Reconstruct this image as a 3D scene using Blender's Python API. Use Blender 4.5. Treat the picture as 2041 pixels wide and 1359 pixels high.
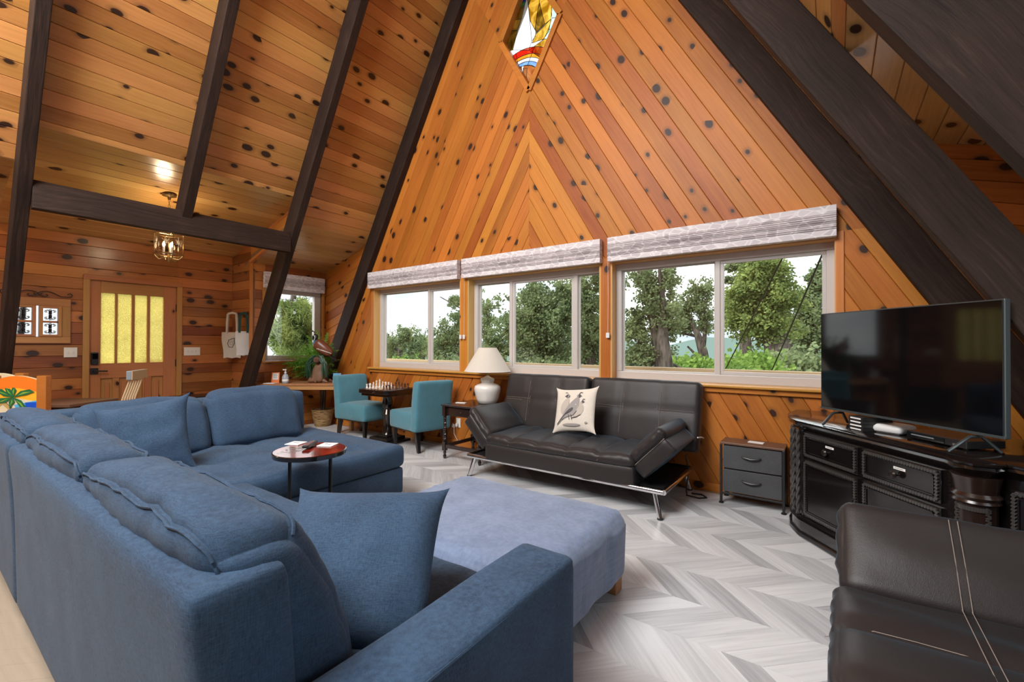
import bpy, math, random
from mathutils import Vector, Matrix, noise
random.seed(7)
S = bpy.context.scene
for o in list(bpy.data.objects): bpy.data.objects.remove(o)
COL = S.collection
R_ = math.radians
# ------------------------------------------------------------------ camera (photo frame 2041 x 1359, focal 892.9 px)
FPX, YAW, PITCH, ROLL, CAMZ = 892.9, .6226, .0086, .0027, 1.258
_F = Vector((-math.sin(YAW)*math.cos(PITCH), math.cos(YAW)*math.cos(PITCH), math.sin(PITCH)))
_R = Vector((math.cos(YAW), math.sin(YAW), 0)); _U = _R.cross(_F)
_R2 = math.cos(ROLL)*_R+math.sin(ROLL)*_U; _U2 = -math.sin(ROLL)*_R+math.cos(ROLL)*_U
cam = bpy.data.cameras.new('camera'); camo = bpy.data.objects.new('camera', cam); COL.objects.link(camo)
cam.sensor_width = 36; cam.lens = 36*FPX/2041; cam.clip_start = .02; cam.clip_end = 300
camo.matrix_world = Matrix(((_R2.x, _U2.x, -_F.x, 0), (_R2.y, _U2.y, -_F.y, 0), (_R2.z, _U2.z, -_F.z, CAMZ), (0, 0, 0, 1)))
S.camera = camo
def ray(px, py): return _F+_R2*((px-1020.5)/FPX)-_U2*((py-679.5)/FPX)
def atY(px, py, y): d = ray(px, py); return Vector((0, 0, CAMZ))+d*(y/d.y)
def atX(px, py, x): d = ray(px, py); return Vector((0, 0, CAMZ))+d*(x/d.x)
def atZ(px, py, z): d = ray(px, py); return Vector((0, 0, CAMZ))+d*((z-CAMZ)/d.z)
# ------------------------------------------------------------------ sky, daylight, added fill lights, dining lamp, exposure
W = bpy.data.worlds.new('overcast_sky'); S.world = W; W.use_nodes = True
wn, wl = W.node_tree.nodes, W.node_tree.links; wn.clear()
wo = wn.new('ShaderNodeOutputWorld'); wb = wn.new('ShaderNodeBackground'); wl.new(wb.outputs[0], wo.inputs[0])
wt = wn.new('ShaderNodeTexCoord'); wm = wn.new('ShaderNodeMapping'); wm.inputs['Scale'].default_value = (1, 1, 3)
wz = wn.new('ShaderNodeTexNoise'); wz.inputs['Scale'].default_value = 2.2; wz.inputs['Detail'].default_value = 5
wr = wn.new('ShaderNodeValToRGB'); wr.color_ramp.elements[0].position = .36; wr.color_ramp.elements[1].position = .62
wr.color_ramp.elements[0].color = (.37, .42, .49, 1); wr.color_ramp.elements[1].color = (1, 1, 1, 1)
wl.new(wt.outputs['Generated'], wm.inputs[0]); wl.new(wm.outputs[0], wz.inputs['Vector']); wl.new(wz.outputs[0], wr.inputs[0]); wl.new(wr.outputs[0], wb.inputs[0])
wb.inputs[1].default_value = 1.8
def area(name, loc, tgt, sx, sy, power, col=(1, 1, 1), portal=False):
    l = bpy.data.lights.new(name, 'AREA'); l.shape = 'RECTANGLE'; l.size = sx; l.size_y = sy; l.energy = power; l.color = col
    if portal: l.cycles.is_portal = True
    o = bpy.data.objects.new(name, l); COL.objects.link(o); o.location = loc
    o.rotation_euler = (Vector(tgt)-Vector(loc)).to_track_quat('-Z', 'Y').to_euler(); return o
sun = bpy.data.lights.new('sun', 'SUN'); sun.energy = 2.6; sun.angle = R_(25); sun.color = (1, .96, .9)
suno = bpy.data.objects.new('sun', sun); COL.objects.link(suno); suno.rotation_euler = (R_(38), R_(-20), R_(-20))
area('loft_fill', (-2.4, -.9, 5.2), (-2.6, 2.2, 0), 3.2, 2.2, 260, (1, .985, .96))  # added soft fill under the ridge, no fixture hangs there
area('room_fill', (-1.6, -1.9, 4.6), (-2.6, 3.2, .9), 3.0, 1.6, 190, (.86, .94, 1))  # added cool fill high behind the camera, not a lamp of the room
area('dining_light', (-4.8, -.9, 4.3), (-5.6, 1.6, 1.2), 1.4, 1.0, 85, (1, .86, .68))
S.view_settings.view_transform = 'Standard'; S.view_settings.look = 'None'; S.view_settings.gamma = 1
S.view_settings.use_curve_mapping = False; S.view_settings.exposure = .42
# ------------------------------------------------------------------ mesh helpers
class MB:
    def __init__(s): s.v = []; s.f = []
    def add(s, vs, fs, M=None):
        n = len(s.v)
        s.v += [tuple(M@Vector(v)) if M else tuple(v) for v in vs]; s.f += [tuple(i+n for i in f) for f in fs]; return s
    def box(s, a, b, M=None):
        (x0, y0, z0), (x1, y1, z1) = a, b
        return s.add([(x0, y0, z0), (x1, y0, z0), (x1, y1, z0), (x0, y1, z0), (x0, y0, z1), (x1, y0, z1), (x1, y1, z1), (x0, y1, z1)],
                     [(0, 3, 2, 1), (4, 5, 6, 7), (0, 1, 5, 4), (1, 2, 6, 5), (2, 3, 7, 6), (3, 0, 4, 7)], M)
    def prism(s, poly, z0, z1, M=None):           # poly in xy (ccw), extruded in z
        n = len(poly); vs = [(p[0], p[1], z0) for p in poly]+[(p[0], p[1], z1) for p in poly]
        return s.add(vs, [tuple(range(n))[::-1], tuple(range(n, 2*n))]+[(i, (i+1) % n, n+(i+1) % n, n+i) for i in range(n)], M)
    def prismY(s, poly, y0, y1):                  # poly in xz, extruded in y
        return s.prism(poly, -y1, -y0, Matrix(((1, 0, 0, 0), (0, 0, -1, 0), (0, 1, 0, 0), (0, 0, 0, 1))))
    def cyl(s, p0, p1, r0, r1=None, n=12):
        return s.tube([p0, p1], [r0, r0 if r1 is None else r1], n)
    def tube(s, pts, r, n=8, closed=False):
        P = [Vector(p) for p in pts]; k = len(P); rr = r if isinstance(r, (list, tuple)) else [r]*k
        T = []
        for i in range(k):
            a = P[(i-1) % k] if (i or closed) else P[0]; b = P[(i+1) % k] if (i < k-1 or closed) else P[-1]
            t = (b-a); T.append(t.normalized() if t.length > 1e-9 else Vector((0, 0, 1)))
        up = Vector((0, 0, 1)) if abs(T[0].z) < .9 else Vector((1, 0, 0))
        nx = T[0].cross(up).normalized(); b0 = len(s.v)
        for i in range(k):
            nx = (nx-T[i]*nx.dot(T[i]));  nx = nx.normalized() if nx.length > 1e-6 else T[i].orthogonal().normalized()
            ny = T[i].cross(nx)
            s.v += [tuple(P[i]+(nx*math.cos(2*math.pi*j/n)+ny*math.sin(2*math.pi*j/n))*rr[i]) for j in range(n)]
        m = k if closed else k-1
        for i in range(m):
            for j in range(n):
                a = b0+i*n; c = b0+((i+1) % k)*n
                s.f.append((a+j, a+(j+1) % n, c+(j+1) % n, c+j))
        if not closed: s.f += [tuple(b0+j for j in range(n))[::-1], tuple(b0+(k-1)*n+j for j in range(n))]
        return s
    def lathe(s, prof, c=(0, 0, 0), n=24):
        b0 = len(s.v); k = len(prof)
        for r, z in prof: s.v += [(c[0]+r*math.cos(2*math.pi*j/n), c[1]+r*math.sin(2*math.pi*j/n), c[2]+z) for j in range(n)]
        for i in range(k-1):
            for j in range(n): s.f.append((b0+i*n+j, b0+i*n+(j+1) % n, b0+(i+1)*n+(j+1) % n, b0+(i+1)*n+j))
        s.f += [tuple(b0+j for j in range(n))[::-1], tuple(b0+(k-1)*n+j for j in range(n))]; return s
    def rbox(s, c, h, r, n=(8, 8, 8), fn=None, M=None):   # rounded box on a dense grid, fn(P, u) bends it
        idx = {}; vs = []
        def vert(i, j, k):
            key = (i, j, k)
            if key in idx: return idx[key]
            t = [math.sin((2*a/m-1)*math.pi/2) for a, m in zip(key, n)]
            p = [t[a]*h[a] for a in range(3)]; q = [max(-(h[a]-r), min(h[a]-r, p[a])) for a in range(3)]
            d = Vector([p[a]-q[a] for a in range(3)])
            P = Vector(q)+(d.normalized()*r if d.length > 1e-7 else d)
            # faces: keep the flat extent
            if fn: P = fn(P, t)
            idx[key] = len(vs); vs.append(P+Vector(c)); return idx[key]
        fs = []; nx, ny, nz = n
        for i in range(nx):
            for j in range(ny):
                fs.append((vert(i, j, 0), vert(i, j+1, 0), vert(i+1, j+1, 0), vert(i+1, j, 0)))
                fs.append((vert(i, j, nz), vert(i+1, j, nz), vert(i+1, j+1, nz), vert(i, j+1, nz)))
        for i in range(nx):
            for k in range(nz):
                fs.append((vert(i, 0, k), vert(i+1, 0, k), vert(i+1, 0, k+1), vert(i, 0, k+1)))
                fs.append((vert(i, ny, k), vert(i, ny, k+1), vert(i+1, ny, k+1), vert(i+1, ny, k)))
        for j in range(ny):
            for k in range(nz):
                fs.append((vert(0, j, k), vert(0, j, k+1), vert(0, j+1, k+1), vert(0, j+1, k)))
                fs.append((vert(nx, j, k), vert(nx, j+1, k), vert(nx, j+1, k+1), vert(nx, j, k+1)))
        s.grid = (idx, [M@v if M else v for v in vs], n); return s.add(vs, fs, M)
    def obj(s, name, m, parent=None, smooth=True, bev=0, M=None, ang=40):
        me = bpy.data.meshes.new(name); me.from_pydata(s.v, [], s.f); me.validate()
        return mobj(name, me, m, parent, smooth, bev, M, ang)
def mobj(name, me, m, parent=None, smooth=True, bev=0, M=None, ang=40):
    o = bpy.data.objects.new(name, me); COL.objects.link(o)
    if m and not me.materials: me.materials.append(mat(m) if isinstance(m, str) else m)
    if smooth and len(me.polygons):
        me.polygons.foreach_set('use_smooth', [True]*len(me.polygons)); me.set_sharp_from_angle(angle=R_(ang))
    if bev:
        b = o.modifiers.new('bevel', 'BEVEL'); b.width = bev; b.segments = 2; b.limit_method = 'ANGLE'
    if M is not None: o.matrix_basis = M
    if parent is not None: o.parent = parent
    return o
def tag(o, label, cat, group=None, kind=None):
    if label: o['label'] = label
    if cat: o['category'] = cat
    if group: o['group'] = group
    if kind: o['kind'] = kind
    return o
def thing(name, label, cat, loc=(0, 0, 0), rz=0, group=None, M=None):
    o = bpy.data.objects.new(name, None); COL.objects.link(o); o.empty_display_size = .1
    o.location = loc; o.rotation_euler = (0, 0, rz)
    if M is not None: o.matrix_world = M
    return tag(o, label, cat, group)
def struct(o): o['kind'] = 'structure'; return o
def sroot(name, loc=(0, 0, 0)):
    o = bpy.data.objects.new(name, None); COL.objects.link(o); o.location = loc; return struct(o)
def dup(root, loc, rz=None, label=None, group=None):
    def cp(o, par):
        c = o.copy(); COL.objects.link(c); c.parent = par
        for ch in o.children: cp(ch, c)
        return c
    r = cp(root, None); r.location = loc
    if rz is not None: r.rotation_euler = (0, 0, rz)
    if label: r['label'] = label
    if group: r['group'] = group
    return r
def T(x, y, z, rx=0, ry=0, rz=0): return Matrix.Translation((x, y, z))@Matrix.Rotation(rz, 4, 'Z')@Matrix.Rotation(ry, 4, 'Y')@Matrix.Rotation(rx, 4, 'X')
def N3(x, y, z): return noise.noise(Vector((x, y, z)))
# ------------------------------------------------------------------ materials
MATS = {}
class NT:
    def __init__(s, m): s.t = m.node_tree; s.n = s.t.nodes; s.l = s.t.links
    def __call__(s, t, ins={}, **kw):
        n = s.n.new('ShaderNode'+t)
        for k, v in kw.items(): setattr(n, k, v)
        for k, v in ins.items():
            if hasattr(v, 'is_output'): s.l.new(v, n.inputs[k])
            else: n.inputs[k].default_value = v
        return n
    def ramp(s, fac, stops):
        r = s('ValToRGB', {0: fac}); e = r.color_ramp.elements
        while len(e) < len(stops): e.new(.5)
        for i, (p, c) in enumerate(stops): e[i].position = p; e[i].color = (*c, 1) if len(c) == 3 else c
        return r.outputs[0]
    def mix(s, f, a, b, mode='MIX'):
        n = s('Mix', {}, data_type='RGBA', blend_type=mode)
        for k, v in ((0, f), (6, a), (7, b)):
            if hasattr(v, 'is_output'): s.l.new(v, n.inputs[k])
            else: n.inputs[k].default_value = v if k == 0 else ((*v, 1) if len(v) == 3 else v)
        return n.outputs[2]
    def math(s, op, a, b=0.0, clamp=False):
        n = s('Math', {0: a, 1: b}, operation=op); n.use_clamp = clamp; return n.outputs[0]
def newmat(name):
    m = bpy.data.materials.new(name); m.use_nodes = True; nt = NT(m)
    p = nt.n['Principled BSDF']; MATS[name] = m; return m, nt, p
def mat(n):
    return MATS[n]
def setp(p, **k):
    for a, v in k.items():
        key = {'col': 'Base Color', 'rough': 'Roughness', 'metal': 'Metallic', 'coat': 'Coat Weight', 'sheen': 'Sheen Weight', 'spec': 'Specular IOR Level', 'trans': 'Transmission Weight', 'ior': 'IOR', 'crough': 'Coat Roughness', 'sss': 'Subsurface Weight'}[a]
        p.inputs[key].default_value = (*v, 1) if a == 'col' else v
def plain(name, col, rough=.5, **k):
    m, nt, p = newmat(name); setp(p, col=col, rough=rough, **k); return m
def board(name, lo, hi, rough=.38, knots=1.0, kcol=(.035, .012, .005), grain=.5, ksc=(5.2, 7.5), coat=0.0, rnd=.8, hv=.03, spec=.35):
    """stained planks: every board object has its length along local x"""
    m, nt, p = newmat(name)
    tc = nt('TexCoord'); oi = nt('ObjectInfo')
    off = nt('VectorMath', {0: (37.1, 11.3, 5.7)}, operation='SCALE'); nt.l.new(oi.outputs['Random'], off.inputs['Scale'])
    v = nt('VectorMath', {0: tc.outputs['Object'], 1: off.outputs[0]}, operation='ADD').outputs[0]
    wob = nt('TexNoise', {'Vector': v, 'Scale': 2.0, 'Detail': 2.0})
    vw = nt('VectorMath', {0: wob.outputs['Color'], 1: (.05, .035, .05)}, operation='MULTIPLY').outputs[0]
    v2 = nt('VectorMath', {0: v, 1: vw}, operation='ADD').outputs[0]
    gm = nt('Mapping', {'Vector': v2, 'Scale': (1.6, 38, 20)})
    g = nt('TexNoise', {'Vector': gm.outputs[0], 'Scale': 1.5, 'Detail': 4.0, 'Roughness': .6})
    bm = nt('Mapping', {'Vector': v2, 'Scale': (.5, 3, 3)})
    big = nt('TexNoise', {'Vector': bm.outputs[0], 'Scale': 1.3, 'Detail': 2.0})
    f = nt.math('ADD', nt.math('MULTIPLY', g.outputs[0], grain), nt.math('MULTIPLY', big.outputs[0], .55))
    f = nt.math('ADD', f, nt.math('MULTIPLY', nt.math('SUBTRACT', oi.outputs['Random'], .5), rnd))
    col = nt.ramp(f, [(.15, lo), (.85, hi)])
    hs = nt('HueSaturation', {'Color': col, 'Saturation': 1.0, 'Value': 1.0, 'Fac': 1.0})
    r2 = nt.math('FRACT', nt.math('MULTIPLY', oi.outputs['Random'], 17.3))
    nt.l.new(nt.math('ADD', .5-hv/2, nt.math('MULTIPLY', r2, hv)), hs.inputs['Hue'])
    col = hs.outputs[0]
    if knots:
        km = nt('Mapping', {'Vector': v2, 'Scale': (ksc[0], ksc[1], 3)})
        vo = nt('TexVoronoi', {'Vector': km.outputs[0], 'Scale': 1.0, 'Randomness': 1.0}, voronoi_dimensions='2D')
        keep = nt.math('GREATER_THAN', nt('SeparateColor', {0: vo.outputs['Color']}).outputs[0], 1-.36*knots)
        sz = nt.math('MULTIPLY', nt('SeparateColor', {0: vo.outputs['Color']}).outputs[1], .16)
        d = nt.math('SUBTRACT', vo.outputs['Distance'], sz)
        k = nt.math('MULTIPLY', nt.ramp(d, [(.06, (1, 1, 1)), (.11, (.36, .36, .36)), (.28, (0, 0, 0))]), keep)
        col = nt.mix(k, col, kcol)
    nt.l.new(col, p.inputs['Base Color'])
    bp = nt('Bump', {'Height': g.outputs[0], 'Strength': .12, 'Distance': .004}); nt.l.new(bp.outputs[0], p.inputs['Normal'])
    setp(p, rough=rough, coat=coat, crough=.22, spec=spec); return m
board('pine_gable', (.27, .066, .007), (.60, .215, .030), .5, .55, coat=.0, rnd=.45, hv=.012)
board('pine_roof', (.32, .118, .026), (.66, .32, .098), .40, .62, ksc=(4.6, 7.5), coat=.2, rnd=.5, hv=.014)
board('pine_low', (.34, .16, .045), (.62, .35, .13), .26, .6, ksc=(4.6, 7.5), coat=.5, rnd=.4, hv=.01)
board('cedar_wall', (.17, .045, .010), (.50, .18, .045), .36, .7, ksc=(4.6, 7.5), coat=.3, rnd=.6, hv=.016)
board('pine_trim', (.42, .14, .022), (.66, .29, .07), .36, .25, coat=.2, rnd=.5)
board('pine_pale', (.50, .25, .075), (.74, .45, .18), .4, .25, rnd=.3)
board('door_wood', (.32, .12, .035), (.54, .25, .085), .36, .12, coat=.2, rnd=.25)
board('oak_table', (.26, .11, .04), (.46, .24, .10), .42, 0, grain=.8, rnd=.2)
board('floor_oak', (.30, .305, .32), (.68, .69, .705), .34, 0, kcol=(.2, .19, .19), ksc=(1.2, 5), rnd=.6, hv=.0, grain=.7)
board('floor_warmlit', (.28, .22, .16), (.44, .36, .28), .4, .1, rnd=.0, hv=.0)  # same chevron floor with warm lamp light put into its colour
board('honey_wood', (.34, .13, .02), (.52, .22, .04), .35, 0, rnd=.1)
def beam():
    m, nt, p = newmat('dark_beam')
    tc = nt('TexCoord'); oi = nt('ObjectInfo')
    off = nt('VectorMath', {0: (13.1, 7.3, 3.7)}, operation='SCALE'); nt.l.new(oi.outputs['Random'], off.inputs['Scale'])
    v = nt('VectorMath', {0: tc.outputs['Object'], 1: off.outputs[0]}, operation='ADD').outputs[0]
    nz = nt('TexNoise', {'Vector': v, 'Scale': 1.3, 'Detail': 2.0})
    v2 = nt('VectorMath', {0: v, 1: nt('VectorMath', {0: nz.outputs['Color'], 1: (.2, .12, .12)}, operation='MULTIPLY').outputs[0]}, operation='ADD').outputs[0]
    mp = nt('Mapping', {'Vector': v2, 'Scale': (1.0, 42, 42)})
    g = nt('TexNoise', {'Vector': mp.outputs[0], 'Scale': 1.6, 'Detail': 5.0, 'Roughness': .65})
    b = nt('TexNoise', {'Vector': v, 'Scale': 3.0, 'Detail': 3.0})
    f = nt.math('ADD', nt.math('MULTIPLY', g.outputs[0], .7), nt.math('MULTIPLY', b.outputs[0], .3))
    nt.l.new(nt.ramp(f, [(.3, (.012, .006, .0045)), (.55, (.031, .0165, .0115)), (.75, (.070, .040, .030))]), p.inputs['Base Color'])
    bp = nt('Bump', {'Height': g.outputs[0], 'Strength': .55, 'Distance': .006}); nt.l.new(bp.outputs[0], p.inputs['Normal'])
    setp(p, rough=.68, spec=.25)
beam()
def fabric(name, a, b, scale=420, bump=.35, rough=.9, sheen=.25, var=6):
    m, nt, p = newmat(name); tc = nt('TexCoord')
    n1 = nt('TexNoise', {'Vector': nt('Mapping', {'Vector': tc.outputs['Object'], 'Scale': (scale, scale, scale*.14)}).outputs[0], 'Scale': 1.0, 'Detail': 2.0})
    n2 = nt('TexNoise', {'Vector': nt('Mapping', {'Vector': tc.outputs['Object'], 'Scale': (scale*.14, scale*.14, scale)}).outputs[0], 'Scale': 1.0, 'Detail': 2.0})
    n3 = nt('TexNoise', {'Vector': tc.outputs['Object'], 'Scale': var, 'Detail': 3.0})
    w = nt.math('ADD', nt.math('MULTIPLY', n1.outputs[0], .5), nt.math('MULTIPLY', n2.outputs[0], .5))
    f = nt.math('ADD', nt.math('MULTIPLY', w, .75), nt.math('MULTIPLY', n3.outputs[0], .25))
    nt.l.new(nt.ramp(f, [(.36, a), (.64, b)]), p.inputs['Base Color'])
    bp = nt('Bump', {'Height': w, 'Strength': bump, 'Distance': .002}); nt.l.new(bp.outputs[0], p.inputs['Normal'])
    setp(p, rough=rough, sheen=sheen)
fabric('blue_fabric', (.013, .034, .072), (.042, .093, .170), sheen=.05)
fabric('teal_fabric', (.050, .17, .225), (.085, .265, .34), 500, .2)
fabric('slate_suede', (.115, .165, .275), (.19, .255, .40), 60, .1, .8, .35, 5)
fabric('grey_drawer', (.045, .047, .05), (.085, .087, .092), 600, .3)
fabric('canvas', (.52, .46, .38), (.66, .60, .51), 600, .2)
fabric('cushion_linen', (.66, .59, .50), (.80, .74, .65), 600, .2)
fabric('white_canvas', (.55, .54, .52), (.68, .66, .63), 600, .2)
def leather(name, base, rough):
    m, nt, p = newmat(name); tc = nt('TexCoord')
    vo = nt('TexVoronoi', {'Vector': tc.outputs['Object'], 'Scale': 320.0})
    nz = nt('TexNoise', {'Vector': tc.outputs['Object'], 'Scale': 9.0, 'Detail': 4.0})
    h = nt.math('ADD', nt.math('MULTIPLY', vo.outputs['Distance'], .12), nt.math('MULTIPLY', nz.outputs[0], .9))
    bp = nt('Bump', {'Height': h, 'Strength': .25, 'Distance': .008}); nt.l.new(bp.outputs[0], p.inputs['Normal'])
    setp(p, col=base, rough=rough, spec=.4)
leather('black_leather', (.024, .019, .018), .46)
p_ = MATS['black_leather'].node_tree.nodes['Principled BSDF']; p_.inputs['Sheen Weight'].default_value = .22; p_.inputs['Sheen Tint'].default_value = (.25, .55, .8, 1); p_.inputs['Sheen Roughness'].default_value = .35  # blue sheen tint stands in for cool window light on the leather
plain('stitch', (.26, .21, .18), .8); plain('chrome', (.75, .75, .76), .12, metal=1.0); plain('black_metal', (.012, .012, .013), .4)
plain('black_lacquer', (.008, .006, .0055), .16, coat=.6, crough=.08); plain('espresso', (.022, .011, .008), .25, coat=.4, crough=.12)
plain('black_wood', (.009, .008, .008), .3, coat=.3); plain('carved_black', (.055, .050, .047), .25, coat=.4)
plain('white_ceramic', (.80, .77, .72), .25, coat=.4); plain('white_plastic', (.75, .75, .74), .35); plain('almond_plastic', (.78, .74, .66), .4)
plain('vinyl_frame', (.56, .52, .49), .4); plain('vinyl_grey', (.36, .36, .36), .4); plain('dark_plastic', (.015, .015, .016), .35)
plain('tv_edge', (.10, .12, .125), .3, metal=.6); plain('screen_black', (.003, .003, .0035), .06, spec=.5)
plain('paper', (.85, .84, .82), .6); plain('paper_orange', (.80, .22, .06), .5); plain('card_blue', (.12, .34, .58), .4); plain('ink', (.03, .03, .035), .6); plain('ink_grey', (.22, .22, .24), .6)
plain('walnut_leg', (.12, .05, .022), .4); plain('iron', (.018, .013, .011), .5); plain('brass', (.42, .30, .15), .3, metal=1.0)
plain('maple', (.62, .46, .28), .35); plain('rosewood', (.085, .025, .012), .35); plain('grey_paint', (.22, .25, .28), .45); plain('knob_bronze', (.06, .05, .045), .3, metal=.8)
plain('brown_laminate', (.14, .070, .042), .4); plain('cable_black', (.01, .01, .01), .5); plain('cable_yellow', (.7, .5, .08), .5); plain('green_strap', (.005, .06, .05), .8)
plain('rubber', (.02, .02, .02), .7); plain('vent_white', (.7, .7, .7), .5); plain('silver', (.6, .6, .6), .25, metal=1.0)
plain('lead', (.02, .02, .02), .5, metal=.5); plain('candle_tube', (.85, .83, .78), .4)
# ------------------------------------------------------------------ more materials: glass, cloth, lacquer, leaves
def glass(name, tint=(1, 1, 1), refl=1.0):
    m, nt, p = newmat(name); nt.n.remove(p); out = nt.n['Material Output']
    fr = nt.math('ADD', .035, nt.math('MULTIPLY', nt.math('POWER', nt('LayerWeight', {'Blend': .5}).outputs['Facing'], 5.0), .9)); tr = nt('BsdfTransparent', {'Color': (*tint, 1)}); gl = nt('BsdfGlossy', {'Roughness': .0, 'Color': (1, 1, 1, 1)})
    mx = nt('MixShader', {0: nt.math('MULTIPLY', fr, refl), 1: tr.outputs[0], 2: gl.outputs[0]}); nt.l.new(mx.outputs[0], out.inputs[0])
glass('window_glass', (.97, .985, .98)); glass('lantern_glass', (.97, .95, .92), 1.0)
def backlit(name, a, b, scale=10, clear=.35, edge=False):
    m, nt, p = newmat(name); nt.n.remove(p); out = nt.n['Material Output']; tc = nt('TexCoord')
    if edge:
        vo = nt('TexVoronoi', {'Vector': tc.outputs['Object'], 'Scale': float(scale)}, feature='DISTANCE_TO_EDGE'); f = nt.ramp(vo.outputs[0], [(.02, (1, 1, 1)), (.16, (0, 0, 0))])
        nz = nt('TexNoise', {'Vector': tc.outputs['Object'], 'Scale': 5.0}); col = nt.mix(f, nt.mix(nz.outputs[0], a, [x*.62 for x in a]), b)
    else:
        nz = nt('TexNoise', {'Vector': tc.outputs['Object'], 'Scale': float(scale), 'Detail': 4.0, 'Distortion': 1.2}); col = nt.ramp(nz.outputs[0], [(.35, a), (.65, b)])
    tl = nt('BsdfTranslucent', {'Color': col}); tr = nt('BsdfTransparent', {'Color': col}); gl = nt('BsdfGlossy', {'Roughness': .15})
    m1 = nt('MixShader', {0: clear, 1: tl.outputs[0], 2: tr.outputs[0]}); m2 = nt('MixShader', {0: .05, 1: m1.outputs[0], 2: gl.outputs[0]}); nt.l.new(m2.outputs[0], out.inputs[0])
backlit('gold_glass', (.66, .58, .24), (.86, .80, .46), 75, .55, True)
for n_, a_, b_ in (('amber_glass', (.52, .34, .06), (.92, .72, .28)), ('smoke_glass', (.26, .17, .04), (.72, .55, .18)), ('white_glass', (.95, .96, .97), (1, 1, 1)), ('red_glass', (.78, .10, .06), (.9, .22, .12)),
                   ('yellow_glass', (.9, .55, .12), (.98, .72, .25)), ('sky_glass', (.40, .58, .9), (.62, .78, .97)), ('blue_glass', (.03, .12, .6), (.06, .25, .8)), ('aqua_glass', (.55, .86, .85), (.8, .96, .95)),
                   ('green_glass', (.15, .5, .2), (.3, .65, .3)), ('rust_glass', (.6, .28, .12), (.85, .55, .3))): backlit(n_, a_, b_, 7, .85)
def shade_cloth():
    m, nt, p = newmat('shade_cloth'); tc = nt('TexCoord')
    mp = nt('Mapping', {'Vector': tc.outputs['Object'], 'Scale': (11, 11, 22), 'Rotation': (0, .5, 0)})
    vo = nt('TexVoronoi', {'Vector': mp.outputs[0], 'Scale': 1.0}, feature='DISTANCE_TO_EDGE'); vc = nt('TexVoronoi', {'Vector': mp.outputs[0], 'Scale': 1.0})
    base = nt.ramp(nt('SeparateColor', {0: vc.outputs['Color']}).outputs[0], [(.2, (.56, .505, .525)), (.8, (.68, .625, .64))])
    col = nt.mix(nt.ramp(vo.outputs[0], [(.03, (1, 1, 1)), (.09, (0, 0, 0))]), base, (.80, .76, .76)); nt.l.new(col, p.inputs['Base Color']); setp(p, rough=.9)
shade_cloth()
def lampshade():
    m, nt, p = newmat('lamp_shade'); nt.n.remove(p); out = nt.n['Material Output']
    d = nt('BsdfDiffuse', {'Color': (.86, .82, .75, 1)}); t = nt('BsdfTranslucent', {'Color': (.9, .82, .7, 1)})
    nt.l.new(nt('MixShader', {0: .35, 1: d.outputs[0], 2: t.outputs[0]}).outputs[0], out.inputs[0])
lampshade()
def redlac():
    m, nt, p = newmat('red_lacquer'); tc = nt('TexCoord'); nz = nt('TexNoise', {'Vector': tc.outputs['Object'], 'Scale': 14.0, 'Detail': 3.0})
    nt.l.new(nt.ramp(nz.outputs[0], [(.35, (.07, .006, .004)), (.65, (.26, .02, .012))]), p.inputs['Base Color']); setp(p, rough=.12, coat=.5, crough=.05)
redlac()
def leafm(name, a, b, rough=.6):
    m, nt, p = newmat(name); nt.n.remove(p); out = nt.n['Material Output']; tc = nt('TexCoord')
    nz = nt('TexNoise', {'Vector': tc.outputs['Object'], 'Scale': 1.7, 'Detail': 4.0}); n2 = nt('TexNoise', {'Vector': tc.outputs['Object'], 'Scale': 19.0})
    col = nt.ramp(nt.math('ADD', nt.math('MULTIPLY', nz.outputs[0], .6), nt.math('MULTIPLY', n2.outputs[0], .4)), [(.36, a), (.64, b)])
    d = nt('BsdfDiffuse', {'Color': col}); t = nt('BsdfTranslucent', {'Color': col}); nt.l.new(nt('MixShader', {0: .4, 1: d.outputs[0], 2: t.outputs[0]}).outputs[0], out.inputs[0])
leafm('oak_leaf', (.09, .135, .065), (.36, .43, .21)); leafm('pine_needle', (.10, .16, .05), (.42, .50, .17)); leafm('far_leaf', (.12, .18, .09), (.36, .42, .21)); leafm('fern_leaf', (.12, .33, .04), (.40, .68, .14)); leafm('bush_leaf', (.11, .22, .04), (.38, .55, .14))
def bark():
    m, nt, p = newmat('bark'); tc = nt('TexCoord'); nz = nt('TexNoise', {'Vector': nt('Mapping', {'Vector': tc.outputs['Object'], 'Scale': (9, 9, 2)}).outputs[0], 'Scale': 2.0, 'Detail': 6.0})
    nt.l.new(nt.ramp(nz.outputs[0], [(.35, (.035, .028, .022)), (.65, (.16, .13, .105))]), p.inputs['Base Color']); setp(p, rough=.9)
    nt.l.new(nt('Bump', {'Height': nz.outputs[0], 'Strength': .8}).outputs[0], p.inputs['Normal'])
bark()
def wicker():
    m, nt, p = newmat('wicker'); tc = nt('TexCoord'); w = nt('TexNoise', {'Vector': nt('Mapping', {'Vector': tc.outputs['Object'], 'Scale': (9, 9, 75)}).outputs[0], 'Scale': 1.5, 'Detail': 3.0})
    nt.l.new(nt.ramp(w.outputs[0], [(.38, (.16, .085, .03)), (.62, (.46, .30, .13))]), p.inputs['Base Color']); setp(p, rough=.7)
    nt.l.new(nt('Bump', {'Height': w.outputs[0], 'Strength': .7, 'Distance': .01}).outputs[0], p.inputs['Normal'])
wicker()
m_, nt_, p_ = newmat('mirror'); setp(p_, col=(.8, .8, .8), metal=1.0, rough=.03)
m_, nt_, p_ = newmat('bulb'); setp(p_, col=(1, .85, .6)); p_.inputs['Emission Color'].default_value = (1, .72, .40, 1); p_.inputs['Emission Strength'].default_value = 14
m_, nt_, p_ = newmat('bottle_clear'); setp(p_, col=(.75, .82, .9), rough=.15, trans=.6)
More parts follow.
